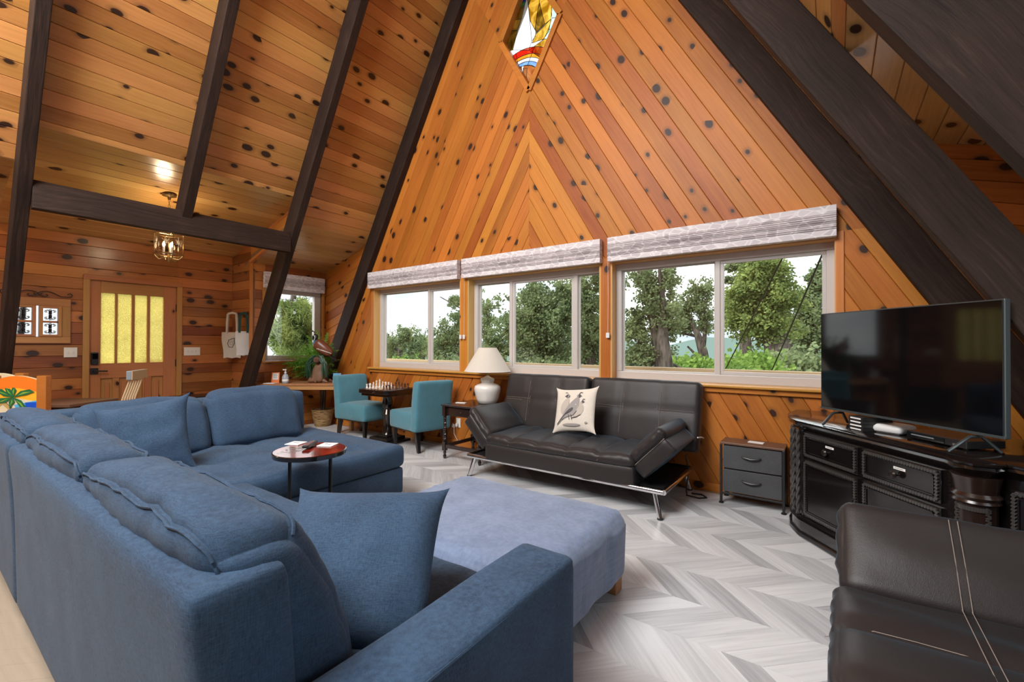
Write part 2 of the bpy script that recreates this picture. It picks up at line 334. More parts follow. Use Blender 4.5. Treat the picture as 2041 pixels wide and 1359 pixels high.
plain('ground', (.10, .12, .05), .95); plain('deck_wood', (.58, .42, .24), .7); plain('bounce_pale', (.66, .62, .56), .8); plain('hill', (.17, .25, .22), 1.0); plain('wall_core', (.25, .13, .06), .9); plain('concrete', (.4, .4, .4), .9)
# ------------------------------------------------------------------ planks on planes
def clip(poly, a, b, c):                         # keep a*x+b*y<=c
    out = []
    for i in range(len(poly)):
        p, q = poly[i], poly[(i+1) % len(poly)]; dp = a*p[0]+b*p[1]-c; dq = a*q[0]+b*q[1]-c
        if dp <= 0: out.append(p)
        if (dp < 0 < dq) or (dq < 0 < dp): t = dp/(dp-dq); out.append((p[0]+(q[0]-p[0])*t, p[1]+(q[1]-p[1])*t))
    return out
def parea(p): return sum(p[i][0]*p[(i+1) % len(p)][1]-p[(i+1) % len(p)][0]*p[i][1] for i in range(len(p)))/2
def planks(parent, O, A, Bv, N, regions, ang, w, m, name='board', th=.018, c=.0045, phase=0.0, jit=.0015):
    O, A, Bv, N = Vector(O), Vector(A).normalized(), Vector(Bv).normalized(), Vector(N).normalized()
    d = (math.cos(ang), math.sin(ang)); D = A*d[0]+Bv*d[1]; Pv = N.cross(D); pr = (Pv.dot(A), Pv.dot(Bv)); n = 0
    for reg in regions:
        off = [q[0]*pr[0]+q[1]*pr[1] for q in reg]
        for i in range(math.floor((min(off)-phase)/w), math.ceil((max(off)-phase)/w)):
            lo, hi = phase+i*w, phase+(i+1)*w
            q = clip(clip(reg, -pr[0], -pr[1], -lo), pr[0], pr[1], hi)
            if len(q) < 3 or abs(parea(q)) < .0006: continue
            uv = [(x*d[0]+y*d[1], x*pr[0]+y*pr[1]) for x, y in q]
            if parea(uv) < 0: uv = uv[::-1]
            uc = (min(u for u, v in uv)+max(u for u, v in uv))/2; vc = (lo+hi)/2
            uv = [(u-uc, v-vc) for u, v in uv]; k = len(uv); h = w/2
            z1 = random.uniform(-jit, jit)
            ins = [(u, max(-h+c, min(h-c, v))) for u, v in uv]; gap = [(u, max(-h+.0008, min(h-.0008, v))) for u, v in uv]
            vs = [(u, v, -th) for u, v in gap]+[(u, v, z1-c) for u, v in gap]+[(u, v, z1) for u, v in ins]
            fs = [tuple(range(2*k, 3*k))]+[(r*k+a, r*k+(a+1) % k, (r+1)*k+(a+1) % k, (r+1)*k+a) for r in (0, 1) for a in range(k)]
            me = bpy.data.meshes.new(name); me.from_pydata(vs, [], fs); me.materials.append(mat(m))
            o = bpy.data.objects.new(name, me); COL.objects.link(o); o.parent = parent
            org = O+D*uc+Pv*vc
            o.matrix_basis = Matrix(((D.x, Pv.x, N.x, org.x), (D.y, Pv.y, N.y, org.y), (D.z, Pv.z, N.z, org.z), (0, 0, 0, 1))); n += 1
    return n
SL = 1.704; ANG = math.atan(SL); BW = .130; G = 4.16; XS = -2.756
XL, XR = -6.162, .697                            # rafter underside at camera height
def zl(x, o=.44): return CAMZ+o+SL*(x-XL)
def zr(x, o=.44): return CAMZ+o-SL*(x-XR)
def xl(z, o=.44): return XL+(z-CAMZ-o)/SL
def xr(z, o=.44): return XR-(z-CAMZ-o)/SL
# ---- gable wall
apx = (XS, zl(XS)); HD = 2.12
dB, dL, dT, dR = (XS, 4.10), (XS-.395, 4.79), (XS, 5.48), (XS+.395, 4.79)
def hp(p, q, keep):                              # half plane through p,q containing keep
    a, b = q[1]-p[1], -(q[0]-p[0]); c = a*p[0]+b*p[1]
    return (a, b, c) if a*keep[0]+b*keep[1] <= c else (-a, -b, -c)
UL = [(xl(HD), HD), (XS, HD), apx]; UR = [(XS, HD), (xr(HD), HD), (XS, zr(XS))]
UL1 = clip(UL, *hp(dB, dL, (-4, 2.3))); UL2 = clip(clip(UL, *hp(dB, dL, (XS, 5))), *hp(dL, dT, (-3.4, 5.2)))
UR1 = clip(UR, *hp(dB, dR, (-1, 2.3))); UR2 = clip(clip(UR, *hp(dB, dR, (XS, 5))), *hp(dR, dT, (-2.1, 5.2)))
LS = [(-6.73, 0), (-5.53, 0), (-5.53, HD), (xl(HD), HD), (-6.73, zl(-6.73))]
RS = [(.06, 0), (1.26, 0), (1.26, zr(1.26)), (xr(HD), HD), (.06, HD)]
BL = [(-5.53, 0), (XS, 0), (XS, .9), (-5.53, .9)]; BR = [(XS, 0), (.06, 0), (.06, .9), (XS, .9)]
CL = [(-6.73, zl(-6.73)), (-5.52, 2.785), (-6.73, 2.42)]; CR = [(1.26, zr(1.26)), (1.26, 2.43), (.05, 2.8)]
g = MB()
for r_ in (UL1, UL2, UR1, UR2, LS, RS, BL, BR, CL, CR, [(1.26, 2.43), (1.26, 2.7), (-.05, 3.05), (.05, 2.8)], [(-6.73, 2.42), (-5.52, 2.785), (-5.42, 3.0), (-6.73, 2.65)]):
    g.prismY(r_ if parea(r_) > 0 else r_[::-1], G+.02, G+.19)
wall_gable = struct(g.obj('wall_gable', 'wall_core', smooth=False))
gp = lambda regs, ang, m='pine_gable', ph=0.0: planks(wall_gable, (0, G, 0), (1, 0, 0), (0, 0, 1), (0, -1, 0), regs, ang, BW, m, phase=ph)
gp([UL1, UL2, LS, BL], ANG); gp([UR1, UR2, RS, BR], -ANG)
gp([CL], math.atan(.33)); gp([CR], -math.atan(.30))
# ---- gable windows
def gwin(i, x0, x1, mull, lead):
    r = sroot('window_%d' % i, ((x0+x1)/2, G+.08, .93)); M = Matrix.Translation((-(x0+x1)/2, -G-.08, -.93))
    z0, z1, y0, y1 = .926, 2.064, G+.10, G+.18; fw = .06
    b = MB(); b.box((x0, y0, z0), (x1, y1, z0+.075)).box((x0, y0, z1-.06), (x1, y1, z1)).box((x0, y0, z0+.075), (x0+fw, y1, z1-.06)).box((x1-fw, y0, z0+.075), (x1, y1, z1-.06))
    b.obj('window_frame', 'vinyl_frame', r, False, .006, M)
    xs = [x0+fw]+[m for m in mull]+[x1-fw]
    for k, m in enumerate(mull): MB().box((m-.022, y0+.01, z0+.06), (m+.022, y1, z1-.05)).obj('mullion', 'vinyl_frame', r, False, .005, M)
    for k in range(len(xs)-1):
        a, c = xs[k]+(.022 if k else 0), xs[k+1]-(.022 if k < len(xs)-2 else 0); yy = y0+(.03 if k in lead else .055)
        s = MB(); w = .028 if k in lead else .012; bz, tz = z0+.075, z1-.06
        s.box((a, yy-.012, bz), (c, yy+.02, bz+w)).box((a, yy-.012, tz-w), (c, yy+.02, tz)).box((a, yy-.012, bz+w), (a+w, yy+.02, tz-w)).box((c-w, yy-.012, bz+w), (c, yy+.02, tz-w))
        so = s.obj('sash', 'vinyl_frame', r, False, .003, M)
        MB().box((a+w-.004, yy, bz+w-.004), (c-w+.004, yy+.004, tz-w+.004)).obj('pane', 'window_glass', so, False)
    return r
gwin(1, -5.48, -3.777, [-4.452], (1,)); gwin(2, -3.645, -1.896, [-3.085, -2.235], (1,)); gwin(3, -1.778, .016, [-.832], (1,))
tn = 0
def trim(m, a, b, bev=.004, M=None, lx='x'):
    """a trim board: local x is the long axis"""
    global tn; tn += 1
    A_, B_ = Vector(a), Vector(b); c = (A_+B_)/2; h = (B_-A_)/2
    if lx == 'z': o = MB().box((-h.z, -h.x, -h.y), (h.z, h.x, h.y)).obj('trim_%d' % tn, m, None, False, bev, Matrix(((0, 1, 0, c.x), (0, 0, 1, c.y), (1, 0, 0, c.z), (0, 0, 0, 1))))
    elif lx == 'y': o = MB().box((-h.y, -h.z, -h.x), (h.y, h.z, h.x)).obj('trim_%d' % tn, m, None, False, bev, Matrix(((0, 0, 1, c.x), (1, 0, 0, c.y), (0, 1, 0, c.z), (0, 0, 0, 1))))
    else: o = MB().box((-h.x, -h.z, -h.y), (h.x, h.z, h.y)).obj('trim_%d' % tn, m, None, False, bev, Matrix(((1, 0, 0, c.x), (0, 0, 1, c.y), (0, 1, 0, c.z), (0, 0, 0, 1))))
    return struct(o)
for x0, x1 in ((-3.768, -3.656), (-1.888, -1.787)): trim('pine_gable', (x0, G-.012, .92), (x1, G+.19, HD), lx='z')
for x0, x1 in ((-5.535, -5.48), (.016, .066)): trim('pine_trim', (x0, G-.012, .92), (x1, G+.03, HD), lx='z')
for x in (-5.494, -3.657, -1.788): trim('pine_pale', (x, G-.008, .915), (x+.02, G+.19, HD), .002, lx='z')
for x in (-3.787, -1.907, .008): trim('pine_pale', (x, G-.008, .915), (x+.02, G+.19, HD), .002, lx='z')
for x0, x1 in ((-5.48, -3.777), (-3.645, -1.896), (-1.778, .016)): trim('pine_pale', (x0, G-.004, 2.062), (x1, G+.19, HD), .002)
trim('pine_trim', (-5.57, G-.055, .902), (.09, G+.19, .928), .008); trim('pine_gable', (-5.55, G-.024, .858), (.08, G, .902), .004)
trim('pine_gable', (-6.73, G-.014, 0), (.9, G, .07), .004)
# ---- stained glass diamond in the gable
sg = sroot('window_5', (XS, G+.05, 4.79))
def SGl(p): return (p[0]-XS, p[1]-4.79)
def sgpoly(poly, y0=.0, y1=.008, off=0): return MB().prismY([SGl(p) for p in (poly if parea(poly) > 0 else poly[::-1])], y0, y1)
for a, b in ((dB, dL), (dL, dT), (dT, dR), (dR, dB)):
    a2, b2 = Vector(SGl(a)), Vector(SGl(b)); d_ = (b2-a2).normalized(); n_ = Vector((-d_.y, d_.x))
    if n_.dot(a2+b2) > 0: n_ = -n_
    q = [a2-n_*.035, b2-n_*.035, b2+n_*.03, a2+n_*.03]
    if parea([tuple(v) for v in q]) < 0: q = q[::-1]
    MB().prismY([tuple(v) for v in q], -.075, .03).obj('frame_rail', 'pine_gable', sg, False, .004)
# panes: the diamond cut by the design (outline arcs and rays), colours after the photo
dia = [dB, dR, dT, dL]
def P2(px, py): v = atY(px, py, G+.05); return (v.x, v.z)
Cc = P2(1040, 165); Rr = [(P2(1040, y)[1]-Cc[1]) for y in (100, 112, 119, 126, 133)]
def ringpoly(r0, r1, t0, t1, n=5):
    return [(Cc[0]+r0*math.cos(t0+(t1-t0)*k/n)*1.25, Cc[1]+r0*math.sin(t0+(t1-t0)*k/n)) for k in range(n+1)]+[(Cc[0]+r1*math.cos(t1+(t0-t1)*k/n)*1.25, Cc[1]+r1*math.sin(t1+(t0-t1)*k/n)) for k in range(n+1)]
def inDia(poly):
    for p, q in ((dB, dL), (dL, dT), (dT, dR), (dR, dB)): poly = clip(poly, *hp(p, q, (XS, 4.79)))
    return poly
leads = []
def pane(poly, m, y=0.0):
    q = inDia(poly)
    if len(q) < 3 or abs(parea(q)) < 2e-4: return
    o = sgpoly(q, y, y+.006).obj('pane', m, sg, False)
    MB().tube([(SGl(p)[0], y, SGl(p)[1]) for p in q], .0032, 5, True).obj('lead_came', 'lead', o)
ymid = Cc[1]+Rr[0]
# sky field behind, split in wedges
F_ = [P2(975, 60), P2(1000, 30), P2(1024, -40), P2(1060, -60)]
beamL, beamR, beamT = P2(1022, 100), P2(1054, 100), P2(1051, -10)
fans = [(P2(940, 140), P2(960, -80), 'smoke_glass'), ]
top = 5.6; bot = ymid
def quad(*p): return [P2(*a) for a in p]
pane(quad((960, 104), (1022, 100), (1032, 60), (985, 62)), 'smoke_glass'); pane(quad((985, 62), (1032, 60), (1040, 38), (1000, 42)), 'amber_glass'); pane(quad((1000, 42), (1040, 38), (1046, 10), (1010, 30)), 'smoke_glass')
pane(quad((1010, 30), (1046, 10), (1048, 3), (1014, 12)), 'green_glass'); pane(quad((1014, 12), (1048, 3), (1052, -60), (1010, -60)), 'blue_glass')
pane(quad((1022, 100), (1032, 60), (1050, -12), (1056, 40), (1060, 82), (1054, 100)), 'white_glass')
pane(quad((1056, 40), (1068, 62), (1067, 72), (1060, 82)), 'white_glass')
pane(quad((1051, -60), (1078, -60), (1075, 5), (1070, 30), (1066, 60), (1057, 42), (1052, 0)), 'amber_glass'); pane(quad((1078, -60), (1098, -60), (1100, 20), (1098, 38), (1086, 48), (1075, 5)), 'amber_glass')
pane(quad((1075, 5), (1086, 48), (1068, 66), (1067, 60), (1070, 30)), 'smoke_glass'); pane(quad((1098, 38), (1094, 62), (1083, 78), (1060, 86), (1068, 68)), 'amber_glass')
pane(quad((1098, -60), (1150, -60), (1150, 28), (1100, 36)), 'aqua_glass'); pane(quad((1100, 36), (1150, 28), (1130, 66), (1093, 58)), 'aqua_glass'); pane(quad((1093, 58), (1130, 66), (1120, 76), (1084, 78)), 'aqua_glass')
pane(quad((1084, 78), (1120, 76), (1110, 128), (1082, 118), (1054, 100)), 'amber_glass')
for k in range(4):
    for j, (t0, t1) in enumerate(((2.6, 1.75), (1.75, 1.2), (1.2, .62), (.62, .0))):
        q = ringpoly(Rr[k+1], Rr[k], t1, t0); pane(q if parea(q) > 0 else q[::-1], ('red_glass', 'yellow_glass', 'white_glass', 'sky_glass')[k], -.001*k)
pane(ringpoly(.0, Rr[4], -.6, 1.45), 'rust_glass'); pane(quad((1043, 136), (1051, 136), (1048, 175), (1043, 168)), 'white_glass', -.004); pane(quad((1000, 132), (1040, 133), (1040, 165), (1030, 160)), 'rust_glass')
pane(quad((1046, 165), (1075, 160), (1056, 190), (1050, 180)), 'rust_glass')
# ---- roofs and dormer ceilings
YB, YF = -3.0, G
zT = 7.35
def slope_o(side, z):                            # point on the roof board line at height z
    return (xl(z) if side < 0 else xr(z), 0, z)
def slab(name, pts, th=.12):              # pts: line in xz, thickness away from the room (up)
    (x0, z0), (x1, z1) = pts; n = Vector((-(z1-z0), x1-x0)).normalized()
    if n.y < 0: n = -n
    q = [(x0, z0), (x1, z1), (x1+n.x*th, z1+n.y*th), (x0+n.x*th, z0+n.y*th)]
    if parea(q) < 0: q = q[::-1]
    return q
c = MB()
ent0, ent1 = (xl(3.065), 3.065), (-7.31, 2.552); bay0, bay1 = (xl(2.785), 2.785), (-6.73, 2.42); rb0, rb1 = (xr(2.8), 2.8), (1.26, 2.43)
def off(pts, d=.022):
    (x0, z0), (x1, z1) = pts; n = Vector((-(z1-z0), x1-x0)).normalized()
    if n.y < 0: n = -n
    return ((x0+n.x*d, z0+n.y*d), (x1+n.x*d, z1+n.y*d))
c.prismY(slab('', off((ent0, (xl(7.6), 7.6)))), YB, YF+.12)
for y0, y1 in ((3.0, YF+.12), (YB, .6)): c.prismY(slab('', off((bay0, (xl(3.1), 3.1)))), y0, y1); c.prismY(slab('', off(((-6.9, bay1[1]-.05), bay0))), y0, y1)
c.prismY(slab('', off(((-7.45, ent1[1]-.037), ent0))), .6, 3.0)
c.prismY(slab('', off(((xr(7.6), 7.6), rb0))), YB, YF+.12); c.prismY(slab('', off((rb0, (1.4, rb1[1]-.043)))), YB, YF+.12)
ceiling = struct(c.obj('ceiling', 'wall_core', smooth=False))
cl = Vector((1, 0, SL)).normalized(); Lz = lambda z: (z-2.785)/cl.z
reg = lambda y0, y1, a, b: [(y0, a), (y1, a), (y1, b), (y0, b)]
planks(ceiling, slope_o(-1, 2.785), (0, 1, 0), cl, (cl.z, 0, -cl.x), [reg(YB, YF, Lz(3.065), Lz(zT)), reg(3.0, YF, 0, Lz(3.065)), reg(YB, .6, 0, Lz(3.065))], 0, .1265, 'pine_roof')
cr = Vector((-1, 0, SL)).normalized()
planks(ceiling, slope_o(1, 2.785), (0, 1, 0), cr, (-cr.z, 0, -abs(cr.x)), [reg(YB, YF, .02, Lz(zT))], 0, .1265, 'pine_roof')
def lowc(p0, p1, y0, y1):
    d = Vector((p1[0]-p0[0], 0, p1[1]-p0[1])); L = d.length; d.normalize(); n = Vector((d.z, 0, -d.x));  n = n if n.z < 0 else -n
    planks(ceiling, (p0[0], 0, p0[1]), (0, 1, 0), d, n, [reg(y0, y1, 0, L)], 0, .131, 'pine_low')
lowc(ent0, ent1, .6, 3.0); lowc(bay0, bay1, 3.0, YF); lowc(bay0, bay1, YB, .6); lowc(rb0, rb1, YB, YF)
# ---- entry wall, return, alcove wall
def wallbox(name, parts):
    b = MB()
    for a, c_ in parts: b.box(a, c_)
    return struct(b.obj(name, 'wall_core', smooth=False))
we = wallbox('wall_entry', [((-7.45, YB, 0), (-7.33, 1.36, 2.72)), ((-7.45, 2.36, 0), (-7.33, 3.1, 2.72)), ((-7.45, 1.36, 2.09), (-7.33, 2.36, 2.72))])
rect = lambda a0, a1, b0, b1: [(a0, b0), (a1, b0), (a1, b1), (a0, b1)]
planks(we, (-7.31, 0, 0), (0, 1, 0), (0, 0, 1), (1, 0, 0), [rect(YB, 1.4, 0, 2.56), rect(2.32, 3.0, 0, 2.56), rect(1.4, 2.32, 2.06, 2.56)], 0, .1325, 'cedar_wall', phase=.0545)
jg = MB()
J1 = [(-7.31, 0), (-6.73, 0), (-6.73, 2.705), (-7.31, 2.552)]; J2 = [(-6.73, 2.42), bay0, ent0, (-6.73, 2.705)]
for q in (J1, J2, [(-7.45, 2.5), (-6.73, 2.65), (-6.73, 2.85), (-7.45, 2.72)]): jg.prismY(q, 3.02, 3.06)
wr_ = struct(jg.obj('wall_return', 'wall_core', smooth=False))
planks(wr_, (0, 3.0, 0), (1, 0, 0), (0, 0, 1), (0, -1, 0), [J1], 0, .1325, 'cedar_wall', phase=.0545); planks(wr_, (0, 3.0, 0), (1, 0, 0), (0, 0, 1), (0, -1, 0), [J2], math.atan(.28), .1325, 'pine_trim')
wa = wallbox('wall_alcove', [((-6.87, 3.03, 0), (-6.75, 3.2, 2.43)), ((-6.87, 4.09, 0), (-6.75, G+.1, 2.43)), ((-6.87, 3.2, 0), (-6.75, 4.09, 1.0)), ((-6.87, 3.2, 2.12), (-6.75, 4.09, 2.43))])
planks(wa, (-6.73, 0, 0), (0, 1, 0), (0, 0, 1), (1, 0, 0), [rect(3.0, 3.2, 0, 2.42), rect(4.09, G, 0, 2.42), rect(3.2, 4.09, 0, 1.0), rect(3.2, 4.09, 2.12, 2.42)], 0, .1325, 'cedar_wall', phase=.0545)
trim('pine_trim', (-6.74, 2.985, 0), (-6.715, 3.03, 2.42), lx='z')
for y0, y1 in ((3.16, 3.2), (4.09, 4.13)): trim('pine_trim', (-6.735, y0, .98), (-6.71, y1, 2.16), lx='z')
trim('pine_trim', (-6.74, 3.16, .985), (-6.69, 4.13, 1.01), lx='y')
q0, q1 = Vector((-6.73, 2.99, 2.425)), Vector((bay0[0], 2.99, bay0[1])); dd = (q1-q0).normalized()
o_ = MB().box((0, -.012, -.02), ((q1-q0).length, .03, .02)).obj('trim_%d' % (tn+1), 'pine_trim', None, False, .003, Matrix(((dd.x, 0, -dd.z, q0.x), (0, 1, 0, q0.y), (dd.z, 0, dd.x, q0.z), (0, 0, 0, 1)))); struct(o_); tn += 1
trim('cedar_wall', (-6.73, 3.2, 0), (-6.716, G, .07), lx='y'); trim('cedar_wall', (-7.31, YB, 0), (-7.296, 1.36, .08), lx='y')
r = sroot('window_4', (-6.79, 3.645, 1.01)); M_ = Matrix.Translation((6.79, -3.645, -1.01)); b = MB(); x0, x1 = -6.84, -6.765
b.box((x0, 3.2, 1.01), (x1, 4.09, 1.09)).box((x0, 3.2, 2.02), (x1, 4.09, 2.1)).box((x0, 3.2, 1.09), (x1, 3.26, 2.02)).box((x0, 3.99, 1.09), (x1, 4.09, 2.02)).obj('window_frame', 'vinyl_frame', r, False, .006, M_)
MB().box((-6.80, 3.255, 1.085), (-6.796, 3.995, 2.025)).obj('pane', 'window_glass', r, False, 0, M_)
for a, b_ in (((-6.765, 3.19, 1.0), (-6.735, 3.2, 2.12)), ((-6.765, 4.09, 1.0), (-6.735, 4.1, 2.12))): trim('pine_pale', a, b_, .001, lx='z')
# ---- rest of the room shell behind and beside the camera
wb_ = wallbox('wall_back', [((-7.45, YB-.12, 0), (1.4, YB, 7.6))])
wr2 = wallbox('wall_right', [((1.26, YB, 0), (1.38, -.6, 2.45)), ((1.26, -.6, 0), (1.38, 2.8, .5)), ((1.26, -.6, 2.3), (1.38, 2.8, 2.45)), ((1.26, 2.8, 0), (1.38, G+.14, 2.45))])
r = sroot('window_6', (1.31, 1.7, .9)); M_ = Matrix.Translation((-1.31, -1.7, -.9)); b = MB()
b.box((1.28, -.6, .5), (1.34, 2.8, .56)).box((1.28, -.6, 2.24), (1.34, 2.8, 2.3))
for y in (-.6, .5, 1.62, 2.74): b.box((1.28, y, .56), (1.34, y+.06, 2.24))
b.obj('window_frame', 'vinyl_frame', r, False, .005, M_)
for y in (-.54, .56, 1.68): MB().box((1.305, y, .56), (1.309, y+1.04 if y < 0 else y+1.06, 2.24)).obj('pane', 'window_glass', r, False, 0, M_)
for x0, x1 in ((-5.48, -3.777), (-3.645, -1.896), (-1.778, .016)): area('window_portal', ((x0+x1)/2, G+.22, 1.5), ((x0+x1)/2, 0, 1.5), x1-x0, 1.15, 1, portal=True)
area('window_portal', (-6.9, 3.645, 1.55), (0, 3.645, 1.55), .9, 1.1, 1, portal=True); area('window_portal', (1.4, 1.1, 1.4), (0, 1.1, 1.4), 3.4, 1.8, 1, portal=True)
# ---- floor: grey oak chevron
floor = struct(MB().box((-7.45, YB, -.12), (1.4, G+.14, -.012)).obj('floor', 'wall_core', smooth=False))
COLH, PX = .2995, .1455                           # column height, plank pitch along the column
def chev(x, k, y0): return [(x, y0), (x+PX, y0), (x+PX+k*COLH, y0+COLH), (x+k*COLH, y0+COLH)]
rest = MB(); pm = {}
for rI in range(-11, 8):
    y0 = 2.309+rI*COLH; k = 1 if rI % 2 else -1
    if y0+COLH > G-.012 or y0 < YB: continue
    for cI in range(-48, 14):
        x = -.518+cI*PX
        q = clip(clip(chev(x, k, y0), 1, 0, 1.3), -1, 0, 7.3)
        if len(q) < 3: continue
        cx, cy = x+PX/2+k*COLH/2, y0+COLH/2; full = -7.0 < cx < .95
        see = full and ((.85 < cy <= 2.45 and -1.25 < cx < .15) or (cy > 2.28 and -4.6 < cx < .2 and cy > 2.3 and not (cx > -.1 and cy > 3.5)) or (1.2 < cy <= 2.45 and -.95 < cx < .12) or (cy > 3.2 and cx < -4.4 and cy > -cx*.2+2.4))
        if see and len(pm) >= 0:
            d_ = Vector((k, 1, 0)).normalized(); n_ = Vector((0, 0, 1)); p_ = n_.cross(d_)
            if k not in pm:
                loc = [((a-cx)*d_.x+(b_-cy)*d_.y, (a-cx)*p_.x+(b_-cy)*p_.y) for a, b_ in q]
                if parea(loc) < 0: loc = loc[::-1]
                i_ = [(u*.9955, v*.985) for u, v in loc]; vs = [(u*.999, v*.997, -.012) for u, v in loc]+[(u*.999, v*.997, -.0015) for u, v in loc]+[(u, v, 0) for u, v in i_]
                me = bpy.data.meshes.new('plank'); me.from_pydata(vs, [], [(8, 9, 10, 11)]+[(r2*4+a, r2*4+(a+1) % 4, r2*4+4+(a+1) % 4, r2*4+4+a) for r2 in (0, 1) for a in range(4)]); me.materials.append(mat('floor_oak')); pm[k] = me
            o = bpy.data.objects.new('plank', pm[k]); COL.objects.link(o); o.parent = floor
            o.matrix_basis = Matrix(((d_.x, p_.x, 0, cx), (d_.y, p_.y, 0, cy), (0, 0, 1, 0), (0, 0, 0, 1)))
        else:
            q = q if parea(q) > 0 else q[::-1]; rest.prism([(a+(cx-a)*.004, b_+(cy-b_)*.004) for a, b_ in q], -.012, 0)
rest.box((-7.3, 4.106-.001, -.012), (1.26, G, -.0005)); rest.box((-7.3, YB, -.012), (1.26, -.99, -.0005))
o_ = rest.obj('planking', None, floor, False); o_.data.materials.append(mat('floor_warmlit')); o_['kind'] = 'stuff'
# ------------------------------------------------------------------ timber frame
def rafter(side, y0, z0, z1, label):
    cdir = cl if side < 0 else cr; X0 = xl(z0, 0) if side < 0 else xr(z0, 0); n = Vector((-cdir.z, 0, cdir.x)) if side < 0 else Vector((cdir.z, 0, -cdir.x)); n = n if n.z > 0 else -n
    L = (z1-z0)/cdir.z; yv = n.cross(cdir)
    o = MB().box((0, min(0, .09*yv.y), 0), (L, max(0, .09*yv.y), .2227)).obj('rafter', 'dark_beam', None, False, .006, Matrix(((cdir.x, yv.x, n.x, X0), (cdir.y, yv.y, n.y, y0), (cdir.z, yv.z, n.z, z0), (0, 0, 0, 1))))
    return tag(o, label, 'beam', 'dark rafters of the A-frame')
rafter(-1, 4.065, .62, 7.0, 'dark stained rafter rising beside the corner plant to the gable peak')
rafter(-1, 2.87, .0, 7.0, 'dark rafter leaning past the alcove window, right end of the header beam meets it')
rafter(-1, 1.74, 2.53, 7.0, 'dark rafter cut short where it lands on the header beam')
rafter(-1, .60, .0, 7.0, 'dark rafter beside the iron scroll mirror, left end of the header beam meets it')
rafter(1, 4.065, .45, 7.0, 'dark rafter flat against the pine boards right of the wide window')
rafter(1, 2.87, .45, 7.0, 'dark rough sawn rafter passing behind the television')
rafter(1, 1.74, .45, 7.0, 'massive dark rafter with swirling grain overhead nearest the low plank ceiling')
hb = MB().prism([(0, 0), (.09, 0), (.09, .245), (.035, .245), (0, .19)], 0, 2.18).obj('header_beam', 'dark_beam', None, False, .004, Matrix(((0, 0, 1, 0), (1, 0, 0, 0), (0, 1, 0, 0), (0, 0, 0, 1))))
# local: prism xy -> (depth, height), z -> length; rebuild with x along length
hb.data.transform(Matrix(((0, 0, 1, 0), (-1, 0, 0, 0), (0, 1, 0, 0), (0, 0, 0, 1)))); hb.matrix_basis = Matrix(((0, 1, 0, -5.40), (1, 0, 0, .69), (0, 0, 1, 2.386), (0, 0, 0, 1)))
tag(hb, 'dark header beam spanning between two rafters in front of the entry', 'beam')
# ------------------------------------------------------------------ roman shades
def shade(name, label, L, M, cord=()):
    prof = [(0, 0), (0, .232), (-.062, .232), (-.064, .17)]
    z = .165
    for k in range(8): prof += [(-.056-.004*math.sin(k*1.3), z), (-.07-.003*math.sin(k*2.1+1), z-.008)]; z -= .0145
    prof += [(-.06, z), (-.062, 0)]
    P_ = [(-a, b) for a, b in prof][::-1]
    if parea(P_) < 0: P_ = P_[::-1]
    t = thing(name, label, 'window shade', group='folded roman shades', M=M)
    b = MB().prism(P_, 0, L, Matrix(((0, 0, 1, 0), (-1, 0, 0, 0), (0, 1, 0, 0), (0, 0, 0, 1))))
    b.obj('folded_cloth', 'shade_cloth', t, True, ang=20)
    for x, n in cord:
        cd = MB().tube([(x, -.02, .0), (x+.004, -.022, -.35), (x, -.02, -.70)], .0016, 5).obj('pull_cord', 'white_plastic', t)
        for j in range(n): MB().box((x-.018-.055*j, -.03, -.745), (x+.018-.055*j, -.018, -.695)).obj('cord_cleat', 'white_plastic', cd, False, .003)
    return t
YS = G-.014
shade('roman_shade', 'mauve leaf print roman shade above the small chess-corner window', 1.765, T(-5.535, YS, 2.074))
shade('roman_shade', 'mauve leaf print roman shade above the three-pane window behind the lamp', 1.83, T(-3.70, YS, 2.074), cord=((.012, 2),))
shade('roman_shade', 'mauve leaf print roman shade above the wide window beside the television', 1.81, T(-1.79, YS, 2.074), cord=((-.012, 1),))
shade('roman_shade', 'mauve roman shade above the alcove window behind the rafter', .93, T(-6.715, 3.165, 2.078, rz=R_(90)))
# ------------------------------------------------------------------ entry door
dr = sroot('door_1', (-7.31, 1.86, 0)); DM = Matrix.Translation((7.31, -1.86, 0))
DX = -7.33
def vb(a, b, name, m, par, lx='z', bev=.003):       # board with grain along lx in door space
    A_, B_ = Vector(a), Vector(b); c = (A_+B_)/2; h = (B_-A_)/2
    if lx == 'z': bb = MB().box((-h.z, -h.y, -h.x), (h.z, h.y, h.x)); Mx = Matrix(((0, 0, 1, c.x), (0, 1, 0, c.y), (1, 0, 0, c.z), (0, 0, 0, 1)))
    else: bb = MB().box((-h.y, -h.z, -h.x), (h.y, h.z, h.x)); Mx = Matrix(((0, 0, 1, c.x), (1, 0, 0, c.y), (0, 1, 0, c.z), (0, 0, 0, 1)))
    return bb.obj(name, m, par, False, bev, DM@Mx)
for y0, y1 in ((1.358, 1.418), (2.304, 2.364)): vb((-7.40, y0, 0), (-7.292, y1, 2.035), 'casing', 'door_wood', dr)
vb((-7.40, 1.358, 2.035), (-7.292, 2.364, 2.093), 'casing', 'door_wood', dr, 'y')
for y0, y1 in ((1.418, 1.528), (2.165, 2.304)): vb((-7.38, y0, .01), (DX, y1, 2.036), 'stile', 'door_wood', dr)
vb((-7.38, 1.528, 1.89), (DX, 2.165, 2.036), 'rail', 'door_wood', dr, 'y'); vb((-7.38, 1.528, .83), (DX, 2.165, 1.014), 'rail', 'door_wood', dr, 'y'); vb((-7.38, 1.528, .01), (DX, 2.165, .25), 'rail', 'door_wood', dr, 'y')
